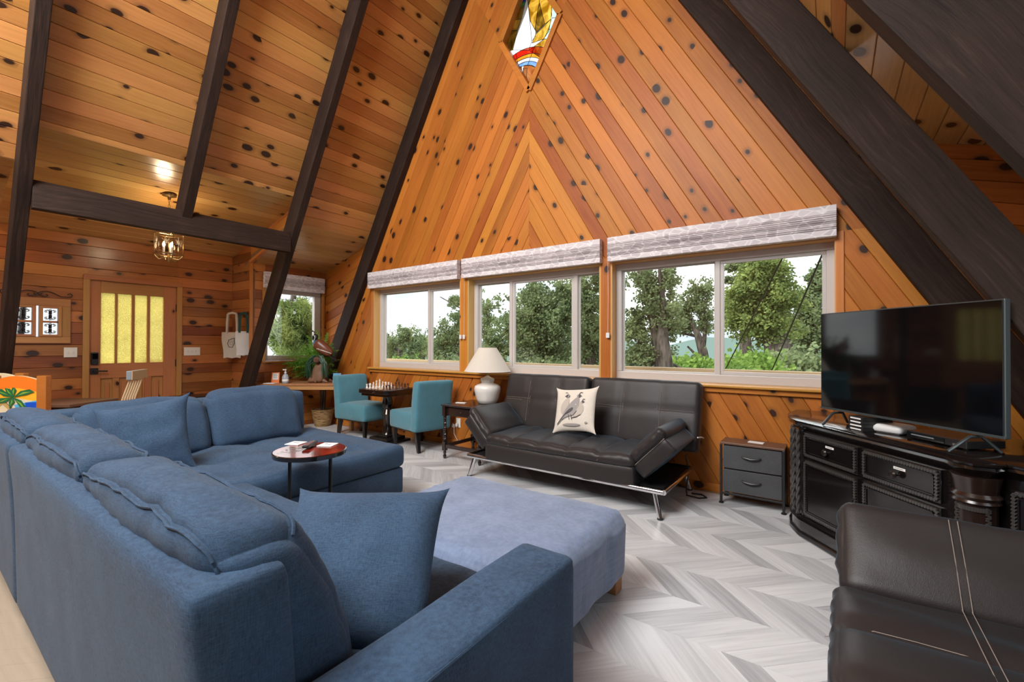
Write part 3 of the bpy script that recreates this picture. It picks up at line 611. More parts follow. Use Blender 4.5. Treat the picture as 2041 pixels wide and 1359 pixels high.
for y0, y1 in ((1.664, 1.688), (1.828, 1.858), (1.988, 2.018)): vb((-7.375, y0, 1.014), (DX-.004, y1, 1.89), 'glazing_bar', 'door_wood', dr); vb((-7.375, y0-.02, .25), (DX-.004, y1+.02, .83), 'mullion', 'door_wood', dr)
for y0, y1 in ((1.528, 1.664), (1.688, 1.828), (1.858, 1.988), (2.018, 2.165)):
    MB().box((-7.362, y0, 1.014), (-7.356, y1, 1.89)).obj('pane', 'gold_glass', dr, False, 0, DM)
    vb((-7.37, y0+.0, .25), (-7.352, y1, .83), 'panel', 'door_wood', dr); vb((-7.355, y0+.045, .30), (-7.338, y1-.045, .78), 'raised_panel', 'door_wood', dr, bev=.008)
lk = MB().box((DX, 1.436, 1.0), (DX+.03, 1.506, 1.155)).obj('keypad_lock', 'dark_plastic', dr, False, .01, DM); MB().box((DX+.03, 1.446, 1.07), (DX+.033, 1.496, 1.14)).obj('keypad', 'screen_black', lk, False, .004)
lv = MB().box((DX, 1.434, .885), (DX+.014, 1.506, .962)).obj('lock_plate', 'black_metal', dr, False, .004, DM); MB().cyl((DX+.01, 1.47, .924), (DX+.055, 1.47, .924), .014).tube([(DX+.05, 1.465, .924), (DX+.05, 1.52, .924), (DX+.048, 1.585, .921)], .009, 8).obj('lever', 'black_metal', lv)
for z in (1.75, 1.0): MB().box((DX, 2.296, z-.05), (DX+.012, 2.312, z+.05)).obj('hinge', 'black_metal', dr, False, .002, DM)
# ------------------------------------------------------------------ entry wall things
WX = -7.306
def plate(y, z, n, label):
    t = thing('light_switch', label, 'light switch', (WX, y, z), group='light switches on the entry wall')
    w = .058 if n == 2 else .098; MB().box((0, -w, -.058), (.007, w, .058)).obj('cover_plate', 'almond_plastic', t, False, .003)
    for k in range(n):
        yy = (k-(n-1)/2)*.046
        MB().box((.006, yy-.006, -.012), (.015, yy+.006, .012)).obj('toggle', 'white_plastic', t, False, .002)
plate(1.256, 1.155, 2, 'double light switch plate below the iron scroll mirror'); plate(2.487, 1.155, 3, 'triple light switch plate between door and tote bags')
t = thing('wall_mirror', 'rustic wooden window mirror with wrought iron scrolls, left of the door', 'mirror', (WX, .98, 1.262))
def fb(y0, y1, z0, z1, name='frame_rail', x=.03, m='door_wood', par=None, b=.004):
    c = Vector((x/2, (y0+y1)/2, (z0+z1)/2)); hy, hz = (y1-y0)/2, (z1-z0)/2
    if hz > hy: bb = MB().box((-hz, -hy, -x/2), (hz, hy, x/2)); Mx = Matrix(((0, 0, 1, c.x), (0, 1, 0, c.y), (1, 0, 0, c.z), (0, 0, 0, 1)))
    else: bb = MB().box((-hy, -hz, -x/2), (hy, hz, x/2)); Mx = Matrix(((0, 0, 1, c.x), (1, 0, 0, c.y), (0, 1, 0, c.z), (0, 0, 0, 1)))
    return bb.obj(name, m, par or t, False, b, Mx)
fb(-.27, .27, 0, .075); fb(-.27, .27, .425, .515); fb(.195, .27, .075, .425); fb(-.27, -.195, .075, .425); MB().box((-.002, -.26, .02), (.006, .26, .49)).obj('mirror_glass', 'mirror', t, False)
for s, (a, b) in enumerate(((-.195, -.012), (.012, .195))):
    sh = fb(a, a+.03, .075, .425, 'shutter', .042); sh2 = [fb(b-.03, b, .075, .425, 'shutter_rail', .042), fb(a, b, .075, .10, 'shutter_rail', .04), fb(a, b, .40, .425, 'shutter_rail', .04), fb(a, b, .235, .256, 'shutter_rail', .036)]
    c = (a+b)/2
    for z in (.168, .328):
        s_ = MB().tube([(.04, c, z-.065), (.04, c, z+.065)], .0035, 6)
        for sy in (-1, 1):
            for sz in (-1, 1):
                pts = [(.04, c+sy*(.006+.0), z+sz*.002)]
                for k in range(14):
                    a_ = k/13*4.6; r = .022*(1-k/17); pts.append((.04, c+sy*(.027+r*math.sin(a_-1.3)), z+sz*(.034+r*math.cos(a_-1.3)*1.0)))
                s_.tube(pts, .0035, 5)
        s_.obj('iron_scroll', 'iron', t)
s_ = MB()
for sy in (-1, 1):
    pts = [(.02, .02*sy, .535)]
    for k in range(26):
        u = k/25; pts.append((.02, sy*(.0+.26*u), .54+.055*math.sin(min(1, u*1.15+.18)*math.pi)*(1-.25*u)+(.0)))
    pts += [(.02, sy*(.262+.02*math.sin(q)), .56-.022*math.cos(q)) for q in [x*.5 for x in range(1, 10)]]
    s_.tube(pts, .005, 6); s_.tube([(.02, sy*(.012+.045*(1-k/16)*math.cos(k*.42+2.2)+.05), .55+.026*(1-k/16)*math.sin(k*.42+2.2)) for k in range(14)], .005, 6)
s_.obj('iron_crest', 'iron', t)
# tote bags on a peg rack on the return wall
t = thing('peg_rack', 'small dark peg rack on the return wall behind the tote bags', 'hook rack', (-7.0, 2.998, 1.70))
MB().box((-.2, -.018, -.02), (.27, 0, .02)).obj('rail', 'rosewood', t, False, .003)
for x in (-.12, .05, .2): MB().tube([(x, -.018, 0), (x, -.05, .004), (x, -.058, .02)], .006, 6).obj('peg', 'rosewood', t)
def tote(label, M, m, sm, w, h, motif=False, sl=.29, w2=None):
    t = thing('tote_bag', label, 'bag', M=M); w2 = w2 or w*.8
    vs = []; nx, nz = 8, 10
    b = MB()
    for side in (0, 1):
        for i in range(nz+1):
            f = i/nz
            for j in range(nx+1):
                u = j/nx*2-1; ww = w2+(w-w2)*f
                bul = .018*(1-u*u)*math.sin(max(.05, f)*math.pi)+.002+.006*math.sin(u*5+f*3)*f*(1-abs(u))
                vs.append((u*ww/2+.006*math.sin(f*7), (-1 if side == 0 else 1)*bul, -h*(1-f)-.006*math.cos(u*6)*(i == 0)))
    n1 = (nx+1)*(nz+1)
    for i in range(nz):
        for j in range(nx):
            a = i*(nx+1)+j; b.f.append((a, a+1, a+nx+2, a+nx+1)); b.f.append((n1+a, n1+a+nx+1, n1+a+nx+2, n1+a+1))
    b.v = vs; b.obj('bag_body', m, t)
    for sy in (-1, 1):
        st = MB(); q = w*.24; pts = [(-q, 0, -.02), (-q*.95, 0, sl*.5), (-q*.8, 0, sl*.95), (0, 0, sl), (q*.8, 0, sl*.95), (q*.95, 0, sl*.5), (q, 0, -.02)]
        for k in range(len(pts)-1):
            (x0, _, z0), (x1, _, z1) = pts[k], pts[k+1]; dx = .014
            hor = abs(x1-x0) > abs(z1-z0); o1 = (0, 0, dx) if hor else (dx, 0, 0)
            y = sy*.01
            st.add([(x0-o1[0], y-.0015, z0-o1[2]), (x1-o1[0], y-.0015, z1-o1[2]), (x1+o1[0], y-.0015, z1+o1[2]), (x0+o1[0], y-.0015, z0+o1[2]), (x0-o1[0], y+.0015, z0-o1[2]), (x1-o1[0], y+.0015, z1-o1[2]), (x1+o1[0], y+.0015, z1+o1[2]), (x0+o1[0], y+.0015, z0+o1[2])],
                   [(0, 1, 2, 3), (7, 6, 5, 4), (0, 4, 5, 1), (3, 2, 6, 7), (0, 3, 7, 4), (1, 5, 6, 2)])
        st.obj('strap', sm, t, False)
    if motif:
        out = [(-.035, .05), (-.01, .052), (.0, .062), (.03, .07), (.05, .075), (.04, .03), (.045, .0), (.03, -.03), (.02, -.06), (-.03, -.055), (-.045, -.02), (-.05, .01), (-.035, .02)]
        MB().tube([(x-.0, -.0245, z-h*.43) for x, z in out], .0035, 5, True).obj('printed_emblem', 'ink', t)
        MB().tube([(x*.45, -.0245, z*.4-h*.44) for x, z in out[::2]], .002, 5, True).obj('printed_emblem', 'ink_grey', t)
    return t
tote('natural canvas tote bag with a dark outline emblem hanging on the peg rack', T(-7.06, 2.90, 1.43, rz=R_(38)), 'canvas', 'canvas', .30, .37, True, .28, .24)
tote('white tote bag with dark green straps hanging beside the canvas tote', T(-6.80, 2.94, 1.44, rz=R_(70)), 'white_canvas', 'green_strap', .20, .34, False, .26, .17)
# ceiling lantern
t = thing('ceiling_lantern', 'brass and cut glass lantern with candle bulbs hanging before the entry door', 'lamp', (-5.96, 1.80, 2.19))
MB().lathe([(.012, .66), (.02, .69), (.066, .70), (.07, .715)], n=20).obj('canopy', 'brass', t)
ch = MB()
for k in range(11):
    z = .30+k*.034; a = k % 2
    ch.tube([((.009*math.cos(q) if a else 0), (0 if a else .009*math.cos(q)), z+.02*math.sin(q)+.017) for q in [x*math.pi/4 for x in range(8)]], .0022, 4, True)
ch.obj('chain', 'brass', t)
fr = MB()
for k in range(6):
    a = k*math.pi/3; c_, s2 = math.cos(a), math.sin(a); fr.cyl((.132*c_, .132*s2, .03), (.132*c_, .132*s2, .275), .004, n=6)
    fr.tube([(.132*c_, .132*s2, .045), (.09*c_, .09*s2, .0), (.04*c_, .04*s2, .012), (0, 0, .035)], .006, 6)
fr.tube([(.132*math.cos(x), .132*math.sin(x), .275) for x in [k*math.pi/12 for k in range(24)]], .004, 6, True); fr.tube([(.132*math.cos(x), .132*math.sin(x), .05) for x in [k*math.pi/12 for k in range(24)]], .007, 6, True)
fr.lathe([(.004, -.03), (.016, -.02), (.02, .0), (.012, .02), (.02, .05), (.01, .08)], n=12).cyl((0, 0, .05), (0, 0, .30), .004).cyl((-.132, 0, .275), (.132, 0, .275), .003, n=5).cyl((0, -.132, .275), (0, .132, .275), .003, n=5); fr.obj('cage', 'brass', t)
for k in range(6):
    a0, a1 = k*math.pi/3, (k+1)*math.pi/3; p0, p1 = Vector((.128*math.cos(a0), .128*math.sin(a0), 0)), Vector((.128*math.cos(a1), .128*math.sin(a1), 0)); n_ = (p0+p1).normalized()*.0015
    gl = MB(); gl.add([p0+n_+Vector((0, 0, .06)), p1+n_+Vector((0, 0, .06)), p1+n_+Vector((0, 0, .27)), p0+n_+Vector((0, 0, .27)), p0-n_+Vector((0, 0, .06)), p1-n_+Vector((0, 0, .06)), p1-n_+Vector((0, 0, .27)), p0-n_+Vector((0, 0, .27))], [(0, 1, 2, 3), (7, 6, 5, 4), (0, 4, 5, 1), (3, 2, 6, 7), (0, 3, 7, 4), (1, 5, 6, 2)])
    go = gl.obj('pane', 'lantern_glass', t, False)
    st = MB(); mid = (p0+p1)/2+n_*2; tg = (p1-p0).normalized()
    for j in range(12):
        q = j*math.pi/6; r = .055 if j % 2 else .03; st.cyl(mid+Vector((0, 0, .18))+tg*(.006*math.cos(q))+Vector((0, 0, .006*math.sin(q))), mid+Vector((0, 0, .18))+tg*(r*.75*math.cos(q))+Vector((0, 0, r*math.sin(q))), .0016, n=4)
    st.obj('cut_star', 'white_glass', go)
for k in range(3):
    a = k*2.1+.4; x, y = .045*math.cos(a), .045*math.sin(a)
    cd = MB().cyl((x, y, .05), (x, y, .135), .011).obj('candle_sleeve', 'candle_tube', t); MB().lathe([(.006, 0), (.013, .02), (.011, .035), (.002, .06)], (x, y, .135), 10).obj('bulb', 'bulb', cd)
pl_ = bpy.data.lights.new('lantern_light', 'POINT'); pl_.energy = 9; pl_.color = (1, .78, .5); pl_.shadow_soft_size = .06; po = bpy.data.objects.new('lantern_light', pl_); COL.objects.link(po); po.parent = t; po.location = (0, 0, .36)
# ------------------------------------------------------------------ dining corner behind the sofa
VR = Matrix(((_R.x, -_R.y, 0, 0), (_R.y, _R.x, 0, 0), (0, 0, 1, 0), (0, 0, 0, 1)))     # frame turned like the seat backs there
fwd = Vector((-_R.y, _R.x, 0))
def place(dep, lat): return fwd*dep+Vector((_R.x, _R.y, 0))*lat
def paint_mats():
    for n, c_ in dict(p_orange=(.85, .20, .02), p_yellow=(.95, .45, .03), p_sand=(.72, .62, .42), p_blue=(.01, .08, .55), p_sky=(.10, .42, .72), p_leaf=(.02, .14, .05), p_leaf2=(.22, .38, .05), p_trunk=(.16, .09, .03), p_bark2=(.5, .33, .12), p_red=(.7, .03, .02), p_green=(.05, .3, .2), p_white=(.8, .8, .75), p_black=(.01, .01, .01)).items(): plain(n, c_, .35)
paint_mats()
def painted_chair(label, loc, rz, painted=True):
    t = thing('painted_chair', label, 'chair', loc, rz, 'wooden dining chairs with painted backs')     # local x: right post at 0, left post at -.43; back faces -y
    for x in (-.43, 0):
        MB().box((x-.04, -.02, 0), (x+.04, .03, .985)).obj('post', 'honey_wood', t, False, .004)
        MB().box((x-.035, .31, 0), (x+.035, .36, .45)).obj('leg', 'honey_wood', t, False, .004)
    MB().box((-.47, -.02, .43), (.04, .37, .47)).obj('seat', 'honey_wood', t, False, .006)
    # painted panel: scalloped top edge
    topz = lambda x: .93+.055*math.cos((x+.215)/.19*1.25)
    xs = [-.39+.35*k/14 for k in range(15)]; poly = [(-.39, .52), (-.04, .52)]+[(x, topz(x)) for x in xs[::-1]]
    pn = MB().prismY(poly, -.012, .012).obj('back_panel', 'p_sand', t, False, .003)
    if not painted: return t
    lay = [0]
    def dec(m, q):
        lay[0] += 1; q = [(x-.39, z+.52) for x, z in q]
        q = clip(clip(q, -1, 0, .388), 1, 0, -.042)
        if len(q) < 3: return
        if parea(q) < 0: q = q[::-1]
        y = -.0125-.0004*lay[0]; MB().prismY(q, y, y+.002).obj('painted_shape', m, pn, False)
    tp = [(x+.39, topz(x)-.52) for x in xs]
    dec('p_orange', [(x, z-.001) for x, z in tp]+[(.35, .32), (0, .30)]); dec('p_yellow', [(0, .33), (.1, .36), (.2, .36), (.35, .33), (.35, .25), (0, .25)]); dec('p_sand', [(0, .27), (.15, .28), (.35, .25), (.35, .2), (0, .18)])
    dec('p_sky', [(.16, .22), (.35, .26), (.35, 0), (.1, .05)]); dec('p_blue', [(.25, .24), (.35, .245), (.35, .02), (.28, .1)]); dec('p_sand', [(0, .24), (.13, .25), (.2, .16), (.14, .1), (0, .1)]); dec('p_sky', [(0, .12), (.2, .1), (.25, .02), (0, 0)]); dec('p_blue', [(0, .05), (.1, .06), (.14, 0), (0, 0)])
    for q in ([(0, .24), (.05, .235), (.11, .19), (.15, .1), (.17, .09), (.14, .2), (.07, .26), (0, .265)], [(0, .13), (.03, .2), (.09, .25), (.15, .27), (.15, .285), (.08, .27), (.02, .23), (0, .2)]): dec('p_trunk', q); dec('p_bark2', [(x*.93+.004, z*.985) for x, z in q])
    cx_, cz_ = .155, .285
    for a, L in ((2.7, .2), (2.2, .12), (1.45, .1), (.35, .19), (-.75, .17), (3.4, .18), (-1.9, .08)):
        ca, sa = math.cos(a), math.sin(a); w_ = .028
        dec('p_leaf', [(cx_, cz_), (cx_+L*.4*ca-w_*sa, cz_+L*.4*sa+w_*ca), (cx_+L*.8*ca-w_*.6*sa, cz_+L*.8*sa+w_*.6*ca), (cx_+L*ca, cz_+L*sa-.02), (cx_+L*.6*ca+w_*.7*sa, cz_+L*.6*sa-w_*.7*ca)]); dec('p_leaf2', [(cx_+L*.2*ca, cz_+L*.2*sa), (cx_+L*.5*ca-.012*sa, cz_+L*.5*sa+.012*ca), (cx_+L*.85*ca, cz_+L*.85*sa-.008)])
    dec('p_leaf2', [(.2, .14), (.24, .16), (.29, .13), (.31, .09), (.26, .08), (.21, .1)])
    dec('p_black', [(.02, .03), (.07, .085), (.15, .115), (.22, .105), (.245, .075), (.2, .05), (.12, .03)]); dec('p_blue', [(.03, .04), (.08, .09), (.15, .11), (.19, .1), (.12, .08)]); dec('p_red', [(.08, .07), (.14, .08), (.19, .06), (.17, .05)]); dec('p_green', [(.05, .05), (.1, .068), (.15, .045), (.1, .035)]); dec('p_white', [(.195, .1), (.225, .1), (.225, .07), (.195, .05)]); dec('p_black', [(.207, .09), (.217, .09), (.217, .08), (.207, .08)])
    return t
p_ = place(3.8, -3.97); painted_chair('honey wood chair with a tropical palm and bird painting on its back panel', (p_.x, p_.y, 0), math.atan2(_R.y, _R.x))
p_ = place(4.14, -4.95); painted_chair('honey wood dining chair standing behind the painted palm chair', (p_.x, p_.y, 0), math.atan2(_R.y, _R.x)+math.pi, False)
t = thing('side_table', 'small dark table beside the painted palm chair', 'table', tuple(place(4.75, -4.74)), math.atan2(_R.y, _R.x))
MB().box((-.33, -.28, .62), (.33, .28, .65)).obj('tabletop', 'brown_laminate', t, False, .004); MB().box((-.3, -.25, .53), (.3, .25, .62)).obj('apron', 'espresso', t, False, .003)
for x in (-.28, .24):
    for y in (-.24, .2): MB().box((x, y, 0), (x+.04, y+.04, .55)).obj('leg', 'espresso', t, False, .003)
t = thing('spindle_chair', 'wooden spindle back chair with a grey painted top rail before the door', 'chair', tuple(place(4.57, -4.15)), math.atan2(_R.y, _R.x)+R_(22))     # faces -x
MB().rbox((0, 0, .44), (.2, .2, .02), .018, (4, 4, 2)).obj('seat', 'honey_wood', t)
for k in range(6): y = -.16+k*.064; MB().tube([(.16, y, .45), (.2, y*1.02, .7), (.27+.0*k, y*1.05, .93)], [.009, .008, .007], 6).obj('spindle', 'maple', t)
MB().box((.24, -.2, .895), (.285, .2, .985)).obj('top_rail', 'grey_paint', t, False, .006); MB().box((.285, -.2, .895), (.292, .2, .985)).obj('rail_cap', 'maple', t, False, .002)
for x in (-.15, .15):
    for y in (-.15, .15): MB().tube([(x, y, .43), (x*1.2, y*1.15, 0)], [.017, .012], 8).obj('leg', 'maple', t)
t = thing('storage_bench', 'low black bench against the entry wall under the tote bags', 'bench', (-7.05, 2.53, 0))
MB().box((-.2, -.33, .52), (.2, .33, .56)).obj('bench_top', 'black_wood', t, False, .006); MB().box((-.18, -.31, .03), (.18, .31, .52)).obj('box_body', 'black_wood', t, False, .004)
for x in (-.16, .12):
    for y in (-.29, .25): MB().box((x, y, 0), (x+.04, y+.04, .03)).obj('foot', 'rubber', t, False)
# ------------------------------------------------------------------ upholstery helpers
def lerp(a, b, t): return a+(b-a)*t
def wrinkle(P, amp, sc, seed=0.0, ax=0):
    n = N3(P.x*sc+seed, P.y*sc-seed, P.z*sc+seed*2); return amp*n
def cushion(b, c, h, r, n, puff=(0, 0, 0), wr=.0, wsc=6, seed=0., M=None, extra=None, stretch=(1, 1, 1)):
    """crowned cushion: each face swells by puff along its axis and creases with wr"""
    def fn(P, t):
        q = Vector(P)
        for a in range(3):
            o = [t[x] for x in range(3) if x != a]
            f = max(0, 1-o[0]**2)*max(0, 1-o[1]**2)
            q[a] += math.copysign(1, t[a])*puff[a]*f*(abs(t[a])**3)
        if wr:
            nn = Vector((N3(P.x*wsc*stretch[0]+seed, P.y*wsc*stretch[1], P.z*wsc*stretch[2]), N3(P.x*wsc*stretch[0], P.y*wsc*stretch[1]+seed, P.z*wsc*stretch[2]+9), N3(P.x*wsc*stretch[0]+5, P.y*wsc*stretch[1], P.z*wsc*stretch[2]+seed)))
            q += nn*wr
        if extra: q = extra(q, t)
        return q
    return b.rbox(c, h, r, n, fn, M)
def pillow(b, w, h, th, M=None, n=18, pinch=.06, wr=.006, seed=1., ear=.03):
    vs = []; fs = []
    for s in (1, -1):
        for i in range(n+1):
            for j in range(n+1):
                u, v = math.sin((2*i/n-1)*math.pi/2), math.sin((2*j/n-1)*math.pi/2)
                e = (max(0, 1-abs(u)**2.6)*max(0, 1-abs(v)**2.6))**.55
                x = u*w/2*(1-pinch*(1-v*v)*abs(u)**3)+math.copysign(ear, u)*(abs(u)*abs(v))**8
                z = v*h/2*(1-pinch*(1-u*u)*abs(v)**3)+math.copysign(ear, v)*(abs(u)*abs(v))**8
                y = s*th/2*e+wr*N3(u*3+seed, v*3, s)*e*2
                vs.append((x, y, z))
    m = (n+1)*(n+1)
    for i in range(n):
        for j in range(n):
            a = i*(n+1)+j; fs.append((a, a+n+1, a+n+2, a+1)[::-1]); fs.append((m+a, m+a+n+1, m+a+n+2, m+a+1))
    return b.add(vs, fs, M)
def seam_loop(pts, r=.0035, m='blue_fabric', par=None, name='piping', M=None): return MB().tube(pts, r, 5).obj(name, m, par, M=M)
# ------------------------------------------------------------------ blue sectional sofa (axes along the house)
SX0, SX1, SY0 = -4.30, -.92, .325            # far back, near arm inner side, back of the long side
t = thing('sectional_sofa', 'large navy blue fabric sectional sofa with tufted chaise and loose cushions', 'sofa', (-2.6, 1.1, 0)); SM = Matrix.Translation((2.6, -1.1, 0))
def so(b, name, m='blue_fabric', par=None, ang=50): return b.obj(name, m, par or t, True, 0, SM if par is None else None, ang)
# back frame of the long side: two units meeting at a seam, gently leaning, rounded top
def backunit(x0, x1):
    def fn(P, q):
        f = (P.z+.37)/.74
        P.y += -.035*f*f+(.004*N3(P.x*2.5, P.z*3, 1)); return P
    b = MB(); b.rbox(((x0+x1)/2, SY0+.095+.02, .435), ((x1-x0)/2, .095, .375), .035, (22, 6, 14), fn); return b
so(backunit(-3.0, SX1), 'back_frame'); so(backunit(-4.42, -3.004), 'back_frame')
# far back frame along Y
def fn2(P, q): P.x += -.03*((P.z+.37)/.74)**2; return P
b = MB(); b.rbox((SX0-.02, 1.37, .43), (.095, 1.04, .37), .04, (6, 22, 14), fn2); so(b, 'back_frame')
# arm
def farm(P, q): P.z += .006*math.sin(P.y*4)+.004*N3(P.x*6, P.y*5, 0); return P
b = MB(); b.rbox((SX1+.112, .835, .302), (.108, .515, .248), .03, (8, 22, 10), farm); arm = so(b, 'armrest')
for x in (SX1+.006, SX1+.218): pass
b = MB().tube([(SX1+.213, .36, .535), (SX1+.213, 1.0, .537), (SX1+.212, 1.31, .532), (SX1+.2, 1.343, .52), (SX1+.2, 1.346, .30), (SX1+.2, 1.346, .08)], .004, 5); b.obj('piping', 'blue_fabric', t, M=SM)
# plinth
so(MB().rbox(((SX1-2.84)/2, .80, .165), ((SX1+2.84)/2, .42, .105), .015, (10, 8, 4)), 'base')
so(MB().rbox((-3.53, 1.49, .165), (.70, .955, .105), .02, (10, 12, 4)), 'base')
# tufted seat cushions
def tuft(bx, by, amp, hx, hy):
    def ex(P, tt):
        if tt[2] > .2:
            d = 0
            for x in bx:
                for y in by:
                    rr = ((P.x-x)**2+(P.y-y)**2)
                    d += amp*math.exp(-rr/.006)+amp*.35*math.exp(-((P.x-x)**2)/.0012)*math.exp(-((P.y-y)/.22)**2)+amp*.35*math.exp(-((P.y-y)**2)/.0012)*math.exp(-((P.x-x)/.22)**2)
            P.z -= d
        return P
    return ex
for x0, x1 in ((-1.88, SX1-.005), (-2.85, -1.885)):
    hx = (x1-x0)/2; b = MB(); cushion(b, ((x0+x1)/2, .89, .355), (hx, .375, .09), .045, (26, 20, 8), (.004, .012, .028), .004, 5, x0, extra=tuft((-hx*.4, hx*.4), (-.12, .14), .026, hx, .37)); so(b, 'seat_cushion')
b = MB(); cushion(b, (-3.53, 1.50, .355), (.705, .965, .09), .05, (34, 40, 8), (.01, .01, .03), .004, 5, 3., extra=tuft((-.3, .1, .48), (-.6, -.2, .22, .62), .030, .7, .96)); so(b, 'chaise_cushion')
# back cushions of the long side (near one large in view)
def bcush(x0, x1, zt, seed, lean=.17, y0=.545):
    hx = (x1-x0)/2; hz = (zt-.42)/2
    def ex(P, tt):
        f = (P.z+hz)/(2*hz)
        P.y += -lean*f+.02*math.sin(f*3.1)
        P.z += -.045*(abs(tt[0])**6)*max(0, tt[2])+.012*N3(P.x*7+seed, P.y*5, seed)*max(0, tt[2])
        P.y += .010*N3(P.x*18+seed, P.z*4, 3)*(1-f*.2)+.008*N3(P.x*5+seed, P.z*22, 7)
        return P
    b = MB(); cushion(b, ((x0+x1)/2, y0+.06, .42+hz), (hx, .105, hz), .075, (34, 14, 26), (.01, .045, .02), .006, 7, seed, extra=ex, stretch=(1.8, 1, .6))
    cu = so(b, 'back_cushion')
    for j_, k_ in ((1, 23), (13, 23)):
        idx, vs, n_ = b.grid; MB().tube([tuple(vs[idx[i, 0 if j_ == 1 else n_[1], k_]]+Vector((0, -.004 if j_ == 1 else .004, .003))) for i in range(2, 33)], .0042, 5).obj('piping', 'blue_fabric', cu)
    idx, vs, n_ = b.grid; MB().tube([tuple(vs[idx[34, 0, k]]+Vector((.004, -.003, 0))) for k in range(3, 24)], .0042, 5).obj('piping', 'blue_fabric', cu)
    return cu
bcush(-1.93, -.955, .90, 1.3); bcush(-2.88, -1.945, .90, 4.7); bcush(-3.72, -2.895, .90, 8.1)
def fcush(y0, y1, zt, seed, lean=.16):
    hy = (y1-y0)/2; hz = (zt-.43)/2
    def ex(P, tt):
        f = (P.z+hz)/(2*hz); P.x += -lean*f
        P.z += -.03*(abs(tt[1])**6)*max(0, tt[2])+.010*N3(P.y*6+seed, P.x*5, 1)*max(0, tt[2]); P.x += .008*N3(P.y*9+seed, P.z*6, 3)
        return P
    b = MB(); cushion(b, (SX0+.34, (y0+y1)/2, .43+hz), (.10, hy, hz), .07, (12, 30, 22), (.04, .008, .015), .005, 6, seed, extra=ex); return so(b, 'back_cushion')
fcush(.72, 1.475, .845, 2.2); fcush(1.485, 2.20, .875, 5.9)
for x, y in ((SX1-.1, 1.15), (-2.75, 2.36), (-4.2, 2.36), (SX1-.1, .45), (-4.2, .5), (-2.9, .45)): MB().prism([(x-.04, y-.04), (x+.04, y-.04), (x+.035, y+.035), (x-.035, y+.035)], 0, .062).obj('foot', 'walnut_leg', t, False, .004, SM)
MB().tube([(-2.85-.35, 1.45, .33), (-2.835, 1.45, .35)], .003, 5)
# throw pillows on the sectional
p1 = MB(); pillow(p1, .50, .50, .19, seed=3, wr=.010, pinch=.05, ear=.015); o = p1.obj('throw_pillow', 'blue_fabric', None, M=T(-1.20, .845, .580, rx=R_(-50), rz=R_(36))); tag(o, 'plump navy throw pillow leaning by the sofa armrest', 'pillow', 'navy throw pillows')
p1 = MB(); pillow(p1, .48, .48, .17, seed=9, wr=.012, pinch=.07, ear=.02); o = p1.obj('throw_pillow', 'blue_fabric', None, M=T(-3.57, .965, .65, rx=R_(-20), rz=R_(58))@T(0, 0, 0, ry=R_(-10))); tag(o, 'navy throw pillow slumped in the far corner of the sectional', 'pillow', 'navy throw pillows')
# ------------------------------------------------------------------ ottoman under a slate slipcover
t = thing('ottoman', 'square slate blue slipcovered ottoman on wooden feet inside the sectional', 'ottoman', (-1.43, 1.80, 0))
def otf(P, tt):
    e = max(abs(tt[0]), abs(tt[1])); side = 1-max(0, tt[2])
    if tt[2] < .7: 
        a = P.x*1.0+P.y*1.0
        P.x += (.008*N3(P.y*14, P.z*3, 2)+.012*N3(P.y*5, P.z*2, 4))*abs(tt[0])**8; P.y += (.008*N3(P.x*14, P.z*3, 5)+.012*N3(P.x*5, P.z*2, 8))*abs(tt[1])**8
        f = (1-(P.z+.18)/.36)*.5; P.x *= 1-.02*f; P.y *= 1-.02*f
    else: P.z += .006*N3(P.x*4, P.y*4, 1)-.02*(e**4)
    ed = math.exp(-((e-.93)/.06)**2)*max(0, tt[2])**2; P.z += ed*.005*math.sin(P.x*75+P.y*75+3*N3(P.x*6, P.y*6, 0))
    return P
MB().rbox((0, 0, .24), (.57, .45, .185), .075, (56, 48, 16), otf).obj('slipcover', 'slate_suede', t, ang=70)
for x in (-.5, .5):
    for y in (-.38, .38): MB().box((x-.04, y-.04, 0), (x+.04, y+.04, .075)).obj('foot', 'oak_table', t, False, .004)
# ------------------------------------------------------------------ round red lacquer drinks table
t = thing('drink_table', 'round red lacquer drinks table with black rim and slim steel legs', 'table', (-2.66, 1.545, 0)); zt = .60
MB().lathe([(.2, zt-.03), (.213, zt-.026), (.214, zt-.003), (.209, zt)], n=48).obj('rim', 'black_lacquer', t); MB().lathe([(.2, zt-.002), (.2075, zt+.0012)], n=48).obj('table_top', 'red_lacquer', t)
inl = MB()
for k in range(70):
    a, r = random.uniform(2.4, 4.6), random.uniform(.05, .18); x, y = r*math.cos(a), r*math.sin(a); q = random.uniform(0, 3); l = random.uniform(.004, .011)
    inl.box((-l, -.0015, 0), (l, .0015, .0006), T(x, y, zt+.0012, rz=q))
inl.obj('shell_inlay', 'silver', t, False)['kind'] = 'stuff'
aR = YAW
for s in (-1, 1):
    c_ = Vector((math.cos(aR), math.sin(aR)))*(.127*s); MB().cyl((c_.x, c_.y, .012), (c_.x, c_.y, zt-.028), .0105, n=10).obj('leg', 'black_metal', t)
u_ = Vector((math.cos(aR), math.sin(aR))); f_ = Vector((-u_.y, u_.x))
MB().tube([(*(u_*-.127), .012), (*(u_*.127), .012), (*(u_*.127-f_*.2), .012), (*(u_*-.127-f_*.2), .012)], .012, 8, True).obj('base_loop', 'black_metal', t)
def coaster(x, y, rz, label):
    t = thing('coaster', label, 'coaster', (x, y, .6014), rz, 'white square coasters'); MB().box((-.05, -.05, 0), (.05, .05, .006)).obj('tile', 'paper', t, False, .003)
    MB().tube([(-.02, 0, .0065), (-.006, .008, .0065), (.012, -.006, .0065), (.022, .006, .0065)], .0016, 4).obj('printed_motif', 'ink', t)
